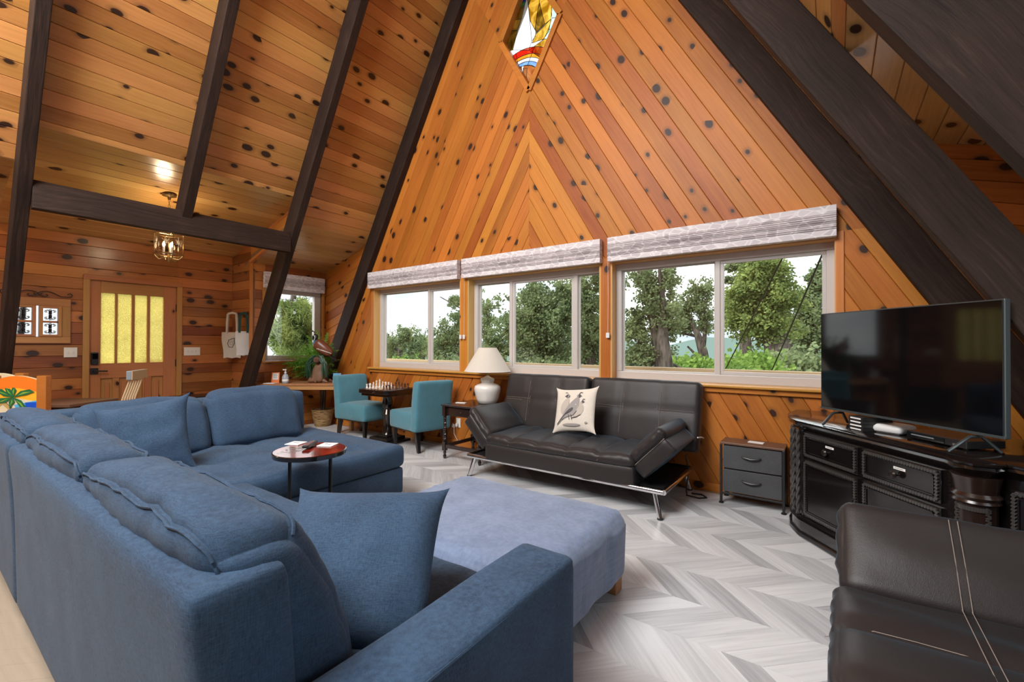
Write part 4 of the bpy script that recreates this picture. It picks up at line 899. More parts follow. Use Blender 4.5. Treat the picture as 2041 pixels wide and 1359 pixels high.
v1, v2, v3 = atZ(590, 884, .602), atZ(653, 887, .602), atZ(618, 890, .602); r0, r1 = atZ(602, 901, .602), atZ(636, 879, .602)
coaster(v1.x, v1.y, .45, 'white square coaster half under the remote control on the red table'); coaster(v2.x, v2.y, .5, 'white square coaster lying alone at the edge of the red table')
t = thing('remote_control', 'black remote control lying between two coasters on the red table', 'remote', (v3.x, v3.y, .6085), math.atan2(r1.y-r0.y, r1.x-r0.x))
MB().rbox((0, 0, .009), (.085, .022, .009), .006, (6, 4, 3)).obj('body', 'dark_plastic', t)
for i in range(9):
    for j in range(3): MB().box((-.075+i*.016, -.013+j*.0105, .0175), (-.067+i*.016, -.0065+j*.0105, .0198)).obj('button', 'ink_grey' if (i+j) % 5 else 'p_red', t, False)
# ------------------------------------------------------------------ leather convertible sofas
def stitched(pts, par, M=None, d=.012, ax=Vector((1, 0, 0)), r=.0014):
    for s in (-1, 1): MB().tube([tuple(Vector(p)+ax*(s*d/2)) for p in pts], r, 4).obj('stitching', 'stitch', par, M=M)
def futon(label, loc, rz, full=True):
    """local x along the length (centre 0), y from the front edge (0) to the back, z up"""
    t = thing('leather_futon', label, 'sofa', loc, rz, 'black leather convertible futons')
    W2 = .715
    b = MB()
    cushion(b, (0, .285, .262), (W2, .305, .083), .02, (20, 8, 6), (0, .006, 0), .003, 6, 1.); b.obj('seat_base', 'black_leather', t)
    def pad(P, tt):
        P.z += .010*N3(P.x*9, P.y*3, 2)*(tt[2] > 0)
        for k in range(1, 5):
            xk = -W2+2*W2*k/5; P.z -= .020*math.exp(-((P.x-xk)/.022)**2)*max(0, tt[2]); P.y += .003*math.exp(-((P.x-xk)/.02)**2)*(tt[1] < -.5)
        P.y += .003*math.sin(P.x*75+5*N3(P.x*8, P.z*9, 1))*(tt[1] < -.7)*(1-tt[2]**2)
        return P
    b = MB(); cushion(b, (0, .29, .375), (W2, .315, .055), .05, (60, 18, 8), (0, .012, .02), .004, 9, 2., extra=pad, stretch=(2, .7, 1)); sp = b.obj('seat_pad', 'black_leather', t)
    for k in range(1, 5):
        xk = -W2+2*W2*k/5; MB().tube([(xk, -.045+.0*j, .36+.0*j) if j == 0 else (xk, -.02+.56*(j/6), .4145+.012*math.sin(j/6*3.1)) for j in range(7)], .0014, 4).obj('stitching', 'stitch', sp)
    if not full: stitched([(-W2+.03+(2*W2-.06)*k/16, .31, .4475) for k in range(17)], sp, d=.022, ax=Vector((0, 1, 0)))
    # folding arms
    for s in (-1, 1):
        A_ = T(s*(W2+.02), .30, .30)@Matrix.Rotation(-s*R_(46), 4, 'Y')
        b = MB(); cushion(b, (s*.17, 0, .0), (.17, .28, .06), .02, (8, 10, 5), (.004, .004, 0), .002, 6, 3., M=A_); ab = b.obj('arm_base', 'black_leather', t)
        MB().tube([tuple(A_@Vector(p)) for p in ((s*.005, -.281, .055), (s*.335, -.281, .055), (s*.338, .281, .055))], .003, 4).obj('stitching', 'stitch', ab)
        def apad(P, tt): 
            P.z += .012*N3(P.x*8+s, P.y*4, 5); P.y += .004*math.sin(P.x*70+3*N3(P.x*9, P.z*9, 2))*(tt[1] < -.7)*(1-tt[2]**2); return P
        b = MB(); cushion(b, (s*.205, -.0, .10), (.175, .305, .045), .044, (22, 16, 8), (.0, .01, .018), .004, 9, 4., extra=apad, M=A_); ap = b.obj('arm_pad', 'black_leather', t)
        if not full: stitched([tuple(A_@Vector((s*(.05+.30*k/8), .01, .158+.006*math.sin(k*.4)))) for k in range(9)], ap, d=.022, ax=Vector((0, 1, 0)))
    # two back sections
    for x0, x1 in ((-1.0, -.012), (.012, 1.02)):
        hx = (x1-x0)/2; Bm = T((x0+x1)/2, .66, .365)@Matrix.Rotation(R_(-14), 4, 'X')
        def bk(P, tt):
            if tt[1] < 0:
                for xk in (-hx/3*1.0, hx/3*1.0): P.y += .012*math.exp(-((P.x-xk)/.018)**2)
                P.y += .012*math.exp(-((P.z-.02)/.018)**2)
            return P
        b = MB(); cushion(b, (0, 0, .295), (hx, .07, .295), .04, (34, 8, 26), (.002, .016, .004), .003, 6, x0, extra=bk, M=Bm); bo = b.obj('back_cushion', 'black_leather', t)
        for xk in (-hx/3, hx/3): stitched([tuple(Bm@Vector((xk, -.078+.018*abs(2*k/8-1)**4, .03+.54*k/8))) for k in range(9)], bo, d=.022)
        stitched([tuple(Bm@Vector((-hx+.04+(2*hx-.08)*k/10, -.074-.006*math.sin(k), .315))) for k in range(11)], bo, d=.02, ax=Vector((0, 0, 1)))
    MB().tube([(1.02, .62, .50), (1.03, .70, .49), (1.03, .78, .47)], .006, 5).obj('pull_strap', 'white_plastic', t)
    # chrome frame
    fz = .195; f = MB()
    for y in (.0, .80): f.tube([(-.93, y, fz), (.93, y, fz)], .021, 10)
    for x in (-.93, .93): f.tube([(x, 0, fz), (x, .80, fz)], .021, 10)
    f.obj('frame', 'chrome', t); MB().box((-.93, .02, fz-.004), (.93, .78, fz+.004)).obj('mesh_shelf', 'black_metal', t, False)
    for x in (-.86, .86):
        for y in (.02, .78):
            sx, sy = math.copysign(.05, x), (-.03 if y < .4 else .03); lg = MB().tube([(x, y, fz), (x+sx, y+sy, .01)], [.021, .019], 12).obj('leg', 'chrome', t); MB().lathe([(.022, 0), (.022, .012)], (x+sx, y+sy, 0), 12).obj('glide', 'rubber', lg)
    return t
fa = futon('black leather futon sofa on chrome legs under the windows with two back panels', (-1.93, 3.27, 0), 0)
fb_ = futon('black leather futon seat with a raised arm facing the ottoman, back to the media console', (.02, 1.265, 0), R_(-90), False)
c_ = MB().tube([(-1.02, 3.95, .33), (-1.0, 3.96, .2), (-1.01, 3.93, .05), (-1.0, 3.9, .008), (-.9, 3.88, .008), (-.85, 3.93, .008), (-.9, 3.99, .008), (-.98, 3.97, .008)], .006, 6).obj('power_cord', 'cable_black', None); tag(c_, 'black power cord lying on the floor behind the futon leg', 'cord')
t = thing('cushion_with_birds', 'white cushion printed with grey crested quail on the black leather futon', 'pillow', M=T(-1.915, 3.66, .665, rx=R_(-20), rz=R_(-3))@T(0, 0, 0, ry=R_(-6)))
b = MB(); pillow(b, .41, .40, .12, seed=5, wr=.004, pinch=.05, ear=.02); cv = b.obj('cushion_cover', 'cushion_linen', t)
def onp(x, z, k=.0): u, v = x/.205, z/.20; e = (max(0, 1-abs(u)**2.6)*max(0, 1-abs(v)**2.6))**.55; return (x, -.06*e-.0035-k, z)
plain('quail_grey', (.34, .31, .30), .9); plain('quail_pale', (.52, .46, .40), .9); plain('quail_dark', (.10, .09, .09), .9)
lay_ = [0]
def ell(cx, cz, a, b_, rot, m, n=18):
    lay_[0] += 1; k = lay_[0]*.00025; rings = 4; vs = []; fs = []
    for i in range(rings+1):
        for j in range(n):
            q = 2*math.pi*j/n; x, z = a*i/rings*math.cos(q), b_*i/rings*math.sin(q); vs.append(onp(cx+x*math.cos(rot)-z*math.sin(rot), cz+x*math.sin(rot)+z*math.cos(rot), k))
    for i in range(rings):
        for j in range(n): fs.append((i*n+j, i*n+(j+1) % n, (i+1)*n+(j+1) % n, (i+1)*n+j))
    MB().add(vs, fs).obj('printed_quail', m, cv)
def stroke(pts, r, m='quail_dark'): lay_[0] += 1; MB().tube([onp(x, z, .001+lay_[0]*.0002) for x, z in pts], r, 4).obj('printed_line', m, cv)
def patch(pts, m, rings=4):
    lay_[0] += 1; k = lay_[0]*.00025; n = len(pts)*3; P = []
    for i in range(len(pts)):
        a, b_, c_, d_ = (Vector(pts[(i+o) % len(pts)]) for o in (-1, 0, 1, 2))
        for u in (0, 1/3, 2/3): P.append(.5*((2*b_)+(-a+c_)*u+(2*a-5*b_+4*c_-d_)*u*u+(-a+3*b_-3*c_+d_)*u**3))
    c = sum(P, Vector((0, 0)))/n; vs = []; fs = []
    for i in range(rings+1): vs += [onp(*(c+(p-c)*i/rings), k) for p in P]
    for i in range(rings): fs += [(i*n+j, i*n+(j+1) % n, (i+1)*n+(j+1) % n, (i+1)*n+j) for j in range(n)]
    MB().add(vs, fs).obj('printed_quail', m, cv)
patch([(-.055, .10), (-.09, .075), (-.12, .02), (-.115, -.03), (-.09, -.055), (-.05, -.02), (-.035, .05), (-.04, .09)], 'quail_pale'); patch([(.075, .055), (.10, .04), (.115, .0), (.095, -.05), (.05, -.075), (.0, -.085), (.03, -.05), (.06, .0)], 'quail_pale')
patch([(.045, .105), (.015, .085), (-.03, .04), (-.075, -.02), (-.10, -.07), (-.155, -.14), (-.14, -.142), (-.08, -.085), (-.03, -.07), (.02, -.055), (.055, -.01), (.068, .05), (.065, .09)], 'quail_grey')
patch([(.01, .01), (-.03, -.005), (-.075, -.05), (-.04, -.045), (.005, -.02)], 'quail_dark'); patch([(.06, .03), (.055, .0), (.03, -.04), (.06, -.01)], 'quail_pale')
for cx, cz, sg, r in ((-.058, .118, -1, .021), (.058, .118, 1, .019), (.098, .062, 1, .014)):
    ell(cx, cz, r, r*.85, 0, 'quail_dark'); stroke([(cx, cz+r), (cx+sg*r*.6, cz+r*1.7), (cx+sg*r*1.6, cz+r*1.6)], .0028); stroke([(cx+sg*r*.9, cz), (cx+sg*r*1.4, cz-.002)], .0028); stroke([(cx-sg*r*.3, cz+r*.7), (cx-sg*r*.6, cz), (cx-sg*r*.1, cz-r*.8)], .0022, 'paper')
stroke([(-.15, -.138), (-.11, -.095), (-.07, -.055), (-.02, -.03)], .003); stroke([(-.10, -.10), (-.04, -.075), (.02, -.06), (.05, -.02)], .0022); stroke([(.0, -.085), (.05, -.075), (.09, -.055)], .002)
for x in (-.03, -.005): stroke([(x, -.055), (x+.01, -.1)], .0025)
ell(0, -.145, .09, .012, 0, 'quail_grey'); ell(.14, -.125, .012, .008, .4, 'quail_grey')
# ------------------------------------------------------------------ chess corner
def chair(label, loc, rz):
    """teal slipper chair, local +x is the front"""
    t = thing('dining_chair', label, 'chair', loc, rz, 'teal upholstered chairs at the chess table')
    b = MB(); cushion(b, (.02, 0, .345), (.30, .245, .105), .03, (14, 12, 6), (.006, .006, .022), .002, 5, 1.); b.obj('seat', 'teal_fabric', t)
    def bf(P, tt):
        f = (P.z+.31)/.62; P.x += -.05*f-.055*max(0, f-.55)**1.3+.012*(tt[1]**2)*(tt[0] > 0); return P
    b = MB(); cushion(b, (-.245, 0, .535), (.055, .25, .295), .028, (6, 14, 16), (.004, .004, .004), .0015, 5, 2., extra=bf); b.obj('backrest', 'teal_fabric', t)
    for x, y, sx in ((.27, .19, .0), (.27, -.19, .0), (-.24, .19, -.05), (-.24, -.19, -.05)):
        MB().add([(x-.028, y-.028, .25), (x+.028, y-.028, .25), (x+.028, y+.028, .25), (x-.028, y+.028, .25), (x+sx-.018, y-.018, 0), (x+sx+.018, y-.018, 0), (x+sx+.018, y+.018, 0), (x+sx-.018, y+.018, 0)], [(0, 1, 2, 3), (7, 6, 5, 4), (0, 4, 5, 1), (1, 5, 6, 2), (2, 6, 7, 3), (3, 7, 4, 0)]).obj('leg', 'black_wood', t, False, .003)
    MB().box((-.28, -.235, .235), (.30, .235, .252)).obj('seat_rail', 'black_wood', t, False, .003)
    return t
chair('teal upholstered chair facing the chess table, back to the corner shelf', (-5.29, 3.85, 0), R_(2))
chair('teal upholstered chair with its back to the end table, tucked at the chess table', (-4.15, 3.835, 0), R_(169))
CT = Vector((-4.72, 3.80, 0))
t = thing('chess_table', 'black pedestal chess table between two teal chairs', 'table', tuple(CT), R_(3)); zt = .69
MB().prism([(-.27, -.23), (-.23, -.27), (.23, -.27), (.27, -.23), (.27, .23), (.23, .27), (-.23, .27), (-.27, .23)], zt-.05, zt).obj('table_top', 'black_lacquer', t, False, .004)
MB().box((-.23, -.23, zt-.085), (.23, .23, zt-.05)).obj('apron', 'black_lacquer', t, False, .003); MB().cyl((.05, -.27, zt-.03), (.05, -.285, zt-.03), .007, n=8).obj('drawer_knob', 'silver', t)
MB().lathe([(.075, .10), (.06, .13), (.052, .2), (.045, .26), (.06, .32), (.075, .36), (.058, .40), (.05, .42), (.066, .44), (.07, .5), (.058, .57), (.075, .605)], n=20).obj('pedestal', 'black_lacquer', t)
MB().box((-.21, -.21, .0), (.21, .21, .03)).obj('base_plate', 'black_wood', t, False, .006); MB().box((-.16, -.16, .03), (.16, .16, .07)).obj('base_step', 'black_wood', t, False, .006); MB().box((-.1, -.1, .07), (.1, .1, .10)).obj('base_step', 'black_wood', t, False, .006)
t2 = thing('chess_board', 'inlaid chess board on the black pedestal table', 'chess board', (CT.x, CT.y, zt), R_(3)); SQ = .052
MB().box((-.225, -.225, 0), (.225, .225, .003)).obj('board_base', 'rosewood', t2, False, .001)
for i in range(8):
    for j in range(8): MB().box(((i-4)*SQ+.0006, (j-4)*SQ+.0006, .003), ((i-3)*SQ-.0006, (j-3)*SQ-.0006, .0042)).obj('square', 'maple' if (i+j) % 2 else 'black_lacquer', t2, False)
KS = dict(pawn=[(.013, 0), (.013, .006), (.008, .012), (.006, .028), (.009, .03), (.005, .032), (.009, .041), (.004, .048)], rook=[(.015, 0), (.015, .008), (.010, .014), (.009, .04), (.013, .043), (.013, .055)], knight=[(.015, 0), (.015, .008), (.009, .014), (.012, .03), (.014, .045), (.009, .056), (.006, .062)],
          bishop=[(.015, 0), (.015, .008), (.009, .015), (.007, .042), (.011, .045), (.006, .048), (.010, .058), (.003, .072)], queen=[(.017, 0), (.017, .009), (.010, .017), (.008, .058), (.012, .061), (.007, .064), (.013, .078), (.004, .088)], king=[(.017, 0), (.017, .009), (.011, .017), (.009, .064), (.013, .067), (.008, .07), (.012, .085), (.003, .1)])
KM = {}
for col, m in (('cream', 'white_ceramic'), ('dark brown', 'rosewood')):
    for k, pr in KS.items():
        b = MB().lathe(pr, n=12)
        if k == 'king': b.box((-.003, -.003, .098), (.003, .003, .112)).box((-.007, -.003, .103), (.007, .003, .108))
        if k == 'knight': b.box((-.006, -.02, .045), (.006, .004, .058))
        me = bpy.data.meshes.new(k); me.from_pydata(b.v, [], b.f); me.materials.append(mat(m)); KM[col, k] = me
order = ['rook', 'knight', 'bishop', 'queen', 'king', 'bishop', 'knight', 'rook']
ca, sa = math.cos(R_(3)), math.sin(R_(3))
for col, rows in (('cream', (0, 1)), ('dark brown', (7, 6))):
    for j in range(8):
        for r_, k in ((rows[0], order[j]), (rows[1], 'pawn')):
            x, y = (r_-3.5)*SQ, (j-3.5)*SQ
            o = mobj('chess_'+k, KM[col, k], None, M=T(CT.x+x*ca-y*sa, CT.y+x*sa+y*ca, zt+.0042))
            sd = 'queen' if j < 4 else 'king'; own = order[j] if j in (3, 4) else sd+' side '+order[j]
            lab = '%s wooden chess pawn standing in front of the %s %s' % (col, col, own) if k == 'pawn' else ('%s wooden chess %s in the back row' % (col, k) if k in ('king', 'queen') else '%s wooden chess %s on the %s side of the back row' % (col, k, sd))
            tag(o, lab, 'chess piece', '%s chess pieces' % col)
# ------------------------------------------------------------------ end table with lamp
t = thing('end_table', 'dark wood end table with barley twist legs under the white lamp', 'table', (-3.25, 3.845, 0)); hx, hy, zt = .25, .24, .60
MB().box((-hx-.035, -hy-.03, zt-.02), (hx+.035, hy+.03, zt)).obj('table_top', 'espresso', t, False, .006)
MB().box((-hx, -hy+.01, zt-.125), (hx, hy, zt-.02)).obj('apron', 'espresso', t, False, .003)
dw = MB().box((-hx+.06, -hy-.004, zt-.112), (hx-.06, -hy+.012, zt-.03)).obj('drawer', 'espresso', t, False, .003); MB().lathe([(.004, 0), (.004, .008), (.008, .014), (.005, .02)], n=8).obj('drawer_pull', 'silver', dw, M=T(0, -hy-.004, zt-.07, rx=R_(90)))
for x in (-hx, hx):
    for y in (-hy, hy):
        lg = MB().box((x-.022, y-.022, zt-.13), (x+.022, y+.022, zt-.02)).obj('leg', 'espresso', t, False, .002)
        b = MB(); tw = [(x+.006*math.cos(k*.9), y+.006*math.sin(k*.9), .19+k*.0072) for k in range(40)]; b.tube(tw, .014, 8); b.tube([(2*x-a, 2*y-c, z) for a, c, z in tw], .014, 8); b.obj('barley_twist', 'espresso', lg)
        MB().box((x-.022, y-.022, .09), (x+.022, y+.022, .19)).obj('leg_block', 'espresso', lg, False, .002); MB().lathe([(.01, 0), (.016, .01), (.02, .03), (.012, .05), (.018, .065), (.014, .09)], (x, y, 0), 12).obj('turned_foot', 'espresso', lg)
for a, c in (((-hx, -hy-.014, .12), (hx, -hy+.014, .16)), ((-hx, hy-.014, .12), (hx, hy+.014, .16)), ((-hx-.014, -hy, .12), (-hx+.014, hy, .16)), ((hx-.014, -hy, .12), (hx+.014, hy, .16))): MB().box(a, c).obj('stretcher', 'espresso', t, False, .003)
t = thing('table_lamp', 'white ceramic table lamp with cream cone shade on the end table', 'lamp', (-3.17, 3.945, .60))
MB().lathe([(.085, 0), (.105, .004), (.125, .05), (.145, .13), (.15, .165), (.142, .195), (.11, .215), (.075, .225), (.068, .235), (.075, .245), (.08, .262), (.075, .28), (.05, .288), (.03, .30), (.012, .312)], n=40).obj('lamp_base', 'white_ceramic', t, ang=60)
MB().cyl((0, 0, .3), (0, 0, .40), .012).obj('socket', 'brass', t); MB().lathe([(.02, .40), (.03, .45), (.02, .49), (.004, .5)], n=12).obj('light_bulb', 'white_plastic', t)
b = MB(); n = 48
for r, z in ((.262, .36), (.102, .625), (.099, .625), (.258, .362)): b.v += [(r*math.cos(2*math.pi*j/n), r*math.sin(2*math.pi*j/n), z) for j in range(n)]
for i in range(4):
    for j in range(n): b.f.append((i*n+j, i*n+(j+1) % n, ((i+1) % 4)*n+(j+1) % n, ((i+1) % 4)*n+j))
b.obj('lamp_shade', 'lamp_shade', t); MB().tube([(.26*math.cos(k*math.pi/20), .26*math.sin(k*math.pi/20), .361) for k in range(40)], .004, 5, True).obj('shade_trim', 'white_plastic', t); MB().cyl((-.1, 0, .615), (.1, 0, .615), .002, n=5).cyl((0, -.1, .615), (0, .1, .615), .002, n=5).cyl((0, 0, .5), (0, 0, .64), .003, n=6).obj('harp', 'brass', t)
o = MB().box((-.06, -.025, 0), (.06, .025, .006)).obj('note_card', 'paper', None, False, .002, T(-3.42, 3.78, .60, rz=.3)); tag(o, 'small white card lying on the dark end table', 'card')
t = thing('wall_outlet', 'white wall outlet with a plug below the window by the end table', 'outlet', (-3.80, G-.003, .285))
MB().box((-.036, -.007, -.058), (.036, 0, .058)).obj('cover_plate', 'almond_plastic', t, False, .003)
for z in (.02, -.02): MB().lathe([(.014, 0), (.013, .003)], n=12).obj('socket', 'white_plastic', t, M=T(0, -.007, z, rx=R_(90)))
pg = MB().rbox((0, 0, 0), (.014, .02, .018), .006, (3, 3, 3)).obj('plug', 'white_plastic', t, M=T(-.0, -.027, -.02)); MB().tube([(-.0, -.045, -.02), (-.03, -.05, -.06), (-.035, -.045, -.13), (.0, -.03, -.2), (.02, -.02, -.262)], .003, 5).obj('cord', 'white_plastic', t)
MB().box((-.055, -.042, -.075), (-.018, -.04, -.03)).obj('cord_tag', 'paper', t, False, 0, Matrix.Rotation(.4, 4, 'Y'))
t = thing('floor_vent', 'white floor register by the wall behind the teal chair', 'vent', (-4.15, 4.065, 0))
MB().box((-.16, -.05, 0), (.16, .05, .004)).obj('register_plate', 'vent_white', t, False, .001)
for k in range(12): MB().box((-.145+k*.025, -.035, .004), (-.135+k*.025, .035, .006)).obj('slat', 'ink_grey', t, False)
# ------------------------------------------------------------------ corner shelf table and what stands on it
t = thing('corner_table', 'oak corner table below the alcove window', 'table', (-6.3, 3.5, 0)); zt = .70; CM = Matrix.Translation((6.3, -3.5, 0))
top_ = [(-6.70, 3.06), (-6.62, 3.03), (-5.665, 3.72), (-5.665, 4.02), (-6.10, 4.02), (-6.70, 3.62)]
dF = Vector((.79, .57, 0)).normalized(); FA = math.atan2(dF.y, dF.x)
MB().prism(top_, zt-.028, zt).obj('table_top', 'oak_table', t, False, .004, CM)
L_ = ((-5.665+6.62)**2+(3.72-3.03)**2)**.5
MB().box((0.02, 0, -.055), (L_-.02, .022, .0)).obj('apron', 'oak_table', t, False, .002, CM@T(-6.62, 3.045, zt-.03, rz=FA)); MB().box((-.004, -.004, -zt+.03), (.06, .05, 0)).obj('leg', 'oak_table', t, False, .003, CM@T(-6.62, 3.04, zt-.03, rz=FA))
for x, y in ((-5.72, 3.76), (-5.72, 3.96), (-6.64, 3.55)): MB().box((x-.025, y-.025, 0), (x+.025, y+.025, zt-.028)).obj('leg', 'oak_table', t, False, .003, CM)
def frameat(px, py, z, dz=0): v = atZ(px, py, z); return v
t = thing('card_stand', 'orange framed notice card on the corner table', 'sign', M=T(-6.52, 3.25, zt, rz=R_(40)))
MB().box((-.055, -.004, 0), (.055, .004, .155)).obj('frame', 'paper_orange', t, False, .001, T(0, 0, 0, rx=R_(-8))); MB().box((-.04, -.0055, .05), (.04, -.0045, .14)).obj('print', 'paper', t, False, 0, T(0, 0, 0, rx=R_(-8)))
for k in range(4): MB().box((-.03, -.0065, .068+k*.016), (.03-.008*(k % 2), -.0056, .073+k*.016)).obj('text_line', 'ink_grey', t, False, 0, T(0, 0, 0, rx=R_(-8)))
o = MB().box((-.075, -.05, 0), (.075, .05, .008)).obj('booklet', 'paper', None, False, .001, T(-6.50, 3.17, zt, rz=R_(35))); tag(o, 'white booklet lying in front of the orange notice card', 'paper')
t = thing('hand_sanitizer', 'clear pump bottle of hand sanitizer on the corner table', 'bottle', (-6.37, 3.32, zt), R_(30))
MB().lathe([(.038, 0), (.044, .01), (.044, .09), (.03, .12), (.014, .135), (.014, .145)], n=20).obj('bottle', 'bottle_clear', t); MB().cyl((0, 0, .145), (0, 0, .165), .016).cyl((0, 0, .165), (0, 0, .19), .005).box((-.035, -.01, .185), (.014, .01, .20)).obj('pump', 'white_plastic', t); MB().lathe([(.0447, .03), (.0447, .06)], n=20).obj('label', 'paper', t)
o = MB().box((-.06, -.003, 0), (.06, .003, .14)).obj('blue_card', 'card_blue', None, False, .001, T(-5.86, 3.80, zt, rz=R_(30))@T(0, 0, 0, rx=R_(-8))); tag(o, 'light blue card leaning behind the chair back on the corner table', 'card')
# quail statue
plain('quail_brown', (.16, .05, .025), .35); plain('quail_blue', (.02, .16, .32), .35); plain('quail_black', (.012, .012, .014), .35); plain('quail_white', (.7, .68, .62), .4); plain('stump', (.17, .085, .042), .6); plain('needle_dark', (.025, .075, .04), .5); plain('cone_brown', (.14, .06, .035), .6)
t = thing('quail_figurine', 'painted quail figurine perched on a pine cone stump on the corner table', 'figurine', (-6.12, 3.70, zt), YAW)     # local x right in view, y away
def blob(b, c, h, n=(10, 10, 10), M=None, fn=None): return b.rbox(c, h, min(h)*.98, n, fn, M)
def stf(P, q): P.x += .02*N3(P.z*12, P.y*9, 1)+.03*math.sin(P.z*14); P.y += .02*N3(P.z*11, P.x*9, 4); f = (P.z+.16)/.32; P.x *= 1.25-.55*f; P.y *= 1.25-.5*f; return P
b = MB(); b.rbox((.0, 0, .16), (.10, .09, .16), .05, (10, 10, 14), stf); b.obj('stump', 'stump', t)
b = MB()
for k in range(7): b.tube([(.13*math.cos(k*.9), .1*math.sin(k*.9), .033), (.19*math.cos(k*.9+.2), .14*math.sin(k*.9+.2), .012)], [.03, .008], 6)
b.obj('root', 'stump', t)
nd = MB()
for k in range(110):
    sx = random.choice((-1, 1)); x0 = sx*random.uniform(.02, .08); z0 = random.uniform(.30, .40); y0 = random.uniform(-.12, -.04); x1 = sx*random.uniform(.07, .17); z1 = random.uniform(.06, .16)
    nd.tube([(x0, y0, z0), ((x0+x1)/2+sx*.03, y0-.03, (z0+z1)/2+.05), (x1, y0-.01, z1)], [.006, .005, .002], 4)
o_ = nd.obj('pine_needles', 'needle_dark', t); o_['kind'] = 'stuff'
cn = MB()
for k in range(6):
    for j in range(8): a = j*math.pi/4+k*.4; r = .036*math.cos(k/6*1.4); cn.box((-.009, -.004, -.009), (.009, .004, .009), T(.0+r*math.cos(a), -.115-.006*k, .335+r*math.sin(a), ry=-a))
blob(cn, (0, -.11, .335), (.034, .03, .034), (6, 6, 6)); o_ = cn.obj('pine_cone', 'cone_brown', t); o_['kind'] = 'stuff'
def bodyf(P, q): P.z += -.55*P.x*.0; f = P.x/.16; P.z *= 1-.35*max(0, f)**1.5; P.y *= 1-.4*max(0, f)**1.5; return P
BM = T(.045, 0, .50, ry=R_(38))
b = MB(); b.rbox((0, 0, 0), (.155, .075, .085), .07, (16, 10, 12), bodyf, BM); b.obj('bird_body', 'quail_brown', t)
b = MB(); b.rbox((-.115, 0, -.004), (.055, .056, .06), .052, (10, 10, 10), None, BM); b.obj('bird_breast', 'quail_blue', t)
b = MB(); b.rbox((0, 0, 0), (.04, .036, .05), .035, (8, 8, 8), None, T(-.075, 0, .66, ry=R_(10))); hd = b.obj('bird_head', 'quail_black', t)
MB().tube([(-.085, -.036, .70), (-.06, -.037, .66), (-.075, -.036, .62), (-.1, -.03, .605)], .006, 5).obj('head_stripe', 'quail_white', hd); MB().tube([(-.112, 0, .668), (-.135, 0, .655)], [.012, .002], 6).obj('beak', 'quail_black', hd); MB().tube([(-.08, 0, .70), (-.09, 0, .74), (-.115, 0, .755), (-.135, 0, .735)], [.004, .006, .011, .006], 6).obj('plume', 'quail_black', hd)
for k in range(9): u = -.05+k*.022; MB().tube([tuple(BM@Vector((u, -.074+.03*max(0, u/.16)**2, -.05+.008*k))), tuple(BM@Vector((u+.03, -.07+.03*max(0, u/.16)**2, -.02+.006*k)))], .0045, 4).obj('wing_feather', 'quail_white', t)
b = MB(); b.add([(.10, -.02, .43), (.13, .03, .42), (.25, .02, .33), (.24, -.015, .325), (.10, -.02, .415), (.13, .03, .405), (.25, .02, .318), (.24, -.015, .313)], [(0, 1, 2, 3), (7, 6, 5, 4), (0, 4, 5, 1), (1, 5, 6, 2), (2, 6, 7, 3), (3, 7, 4, 0)]); b.obj('tail', 'quail_black', t)
for sx in (-.01, .03): MB().tube([(sx+.01, -.02, .43), (sx, -.03, .36), (sx-.02, -.05, .335)], .006, 5).obj('foot', 'quail_black', t)
# fern in a basket
t = thing('potted_fern', 'feathery green fern in a wicker basket under the corner table', 'plant', (-6.42, 3.93, 0))
MB().lathe([(.105, 0), (.115, .01), (.14, .12), (.165, .25), (.172, .262), (.16, .262), (.15, .24), (.11, .05)], n=28).obj('basket', 'wicker', t)
MB().lathe([(.02, .20), (.153, .215)], n=20).obj('soil', 'bark', t)
st = MB(); lf = MB()
tips = []
for k in range(5): a = k*1.3; x, y = .02*math.cos(a), .02*math.sin(a); tips.append([(x, y, .21), (x*2+.01*math.sin(k), y*2, .5), (x*2.2-.03, y*2, .8), (x*2-.06+.05*math.sin(k*2), y*2+.03, 1.0)])
for p in tips: st.tube(p, [.011, .009, .008, .006], 6)
st.obj('stem', 'bark', t)
Rv = Vector((_R.x, _R.y, 0))
for k in range(150):
    f = random.random(); a = random.uniform(0, 6.28); root = Vector((-.05+random.uniform(-.05, .05), random.uniform(-.05, .05), random.uniform(.76, 1.05)))
    dx = random.uniform(-.52, .36); dz = random.uniform(-.02, .46)*(1-abs(dx)*.9); end = root+Rv*dx*.95+Vector((-Rv.y, Rv.x, 0))*random.uniform(-.34, -.05)+Vector((0, 0, dz-.12*(dx < -.2)))
    end.y = min(end.y, .12); end.x = max(end.x, -.21)
    if end.z < .74: end.z = .76
    mid = (root+end)/2+Vector((0, 0, .07)); d = (end-root)
    lf.tube([root, mid, end], [.003, .0025, .001], 4)
    for j in range(26):
        u = .12+.88*j/25; c = (root*(1-u)**2+mid*2*u*(1-u)+end*u*u); tn_ = d.normalized(); s = tn_.cross(Vector((0, 0, 1))).normalized()
        for sg_ in (-1, 1):
            l = .065*(1-u*.55); tip = c+s*sg_*l+tn_*l*.55+Vector((random.uniform(-.012, .012), 0, random.uniform(-.03, .012))); w = tn_*.006
            n0 = len(lf.v); lf.v += [tuple(c-w), tuple(c+w), tuple(tip)]; lf.f.append((n0, n0+1, n0+2))
o_ = lf.obj('fronds', 'fern_leaf', t, False); o_['kind'] = 'stuff'
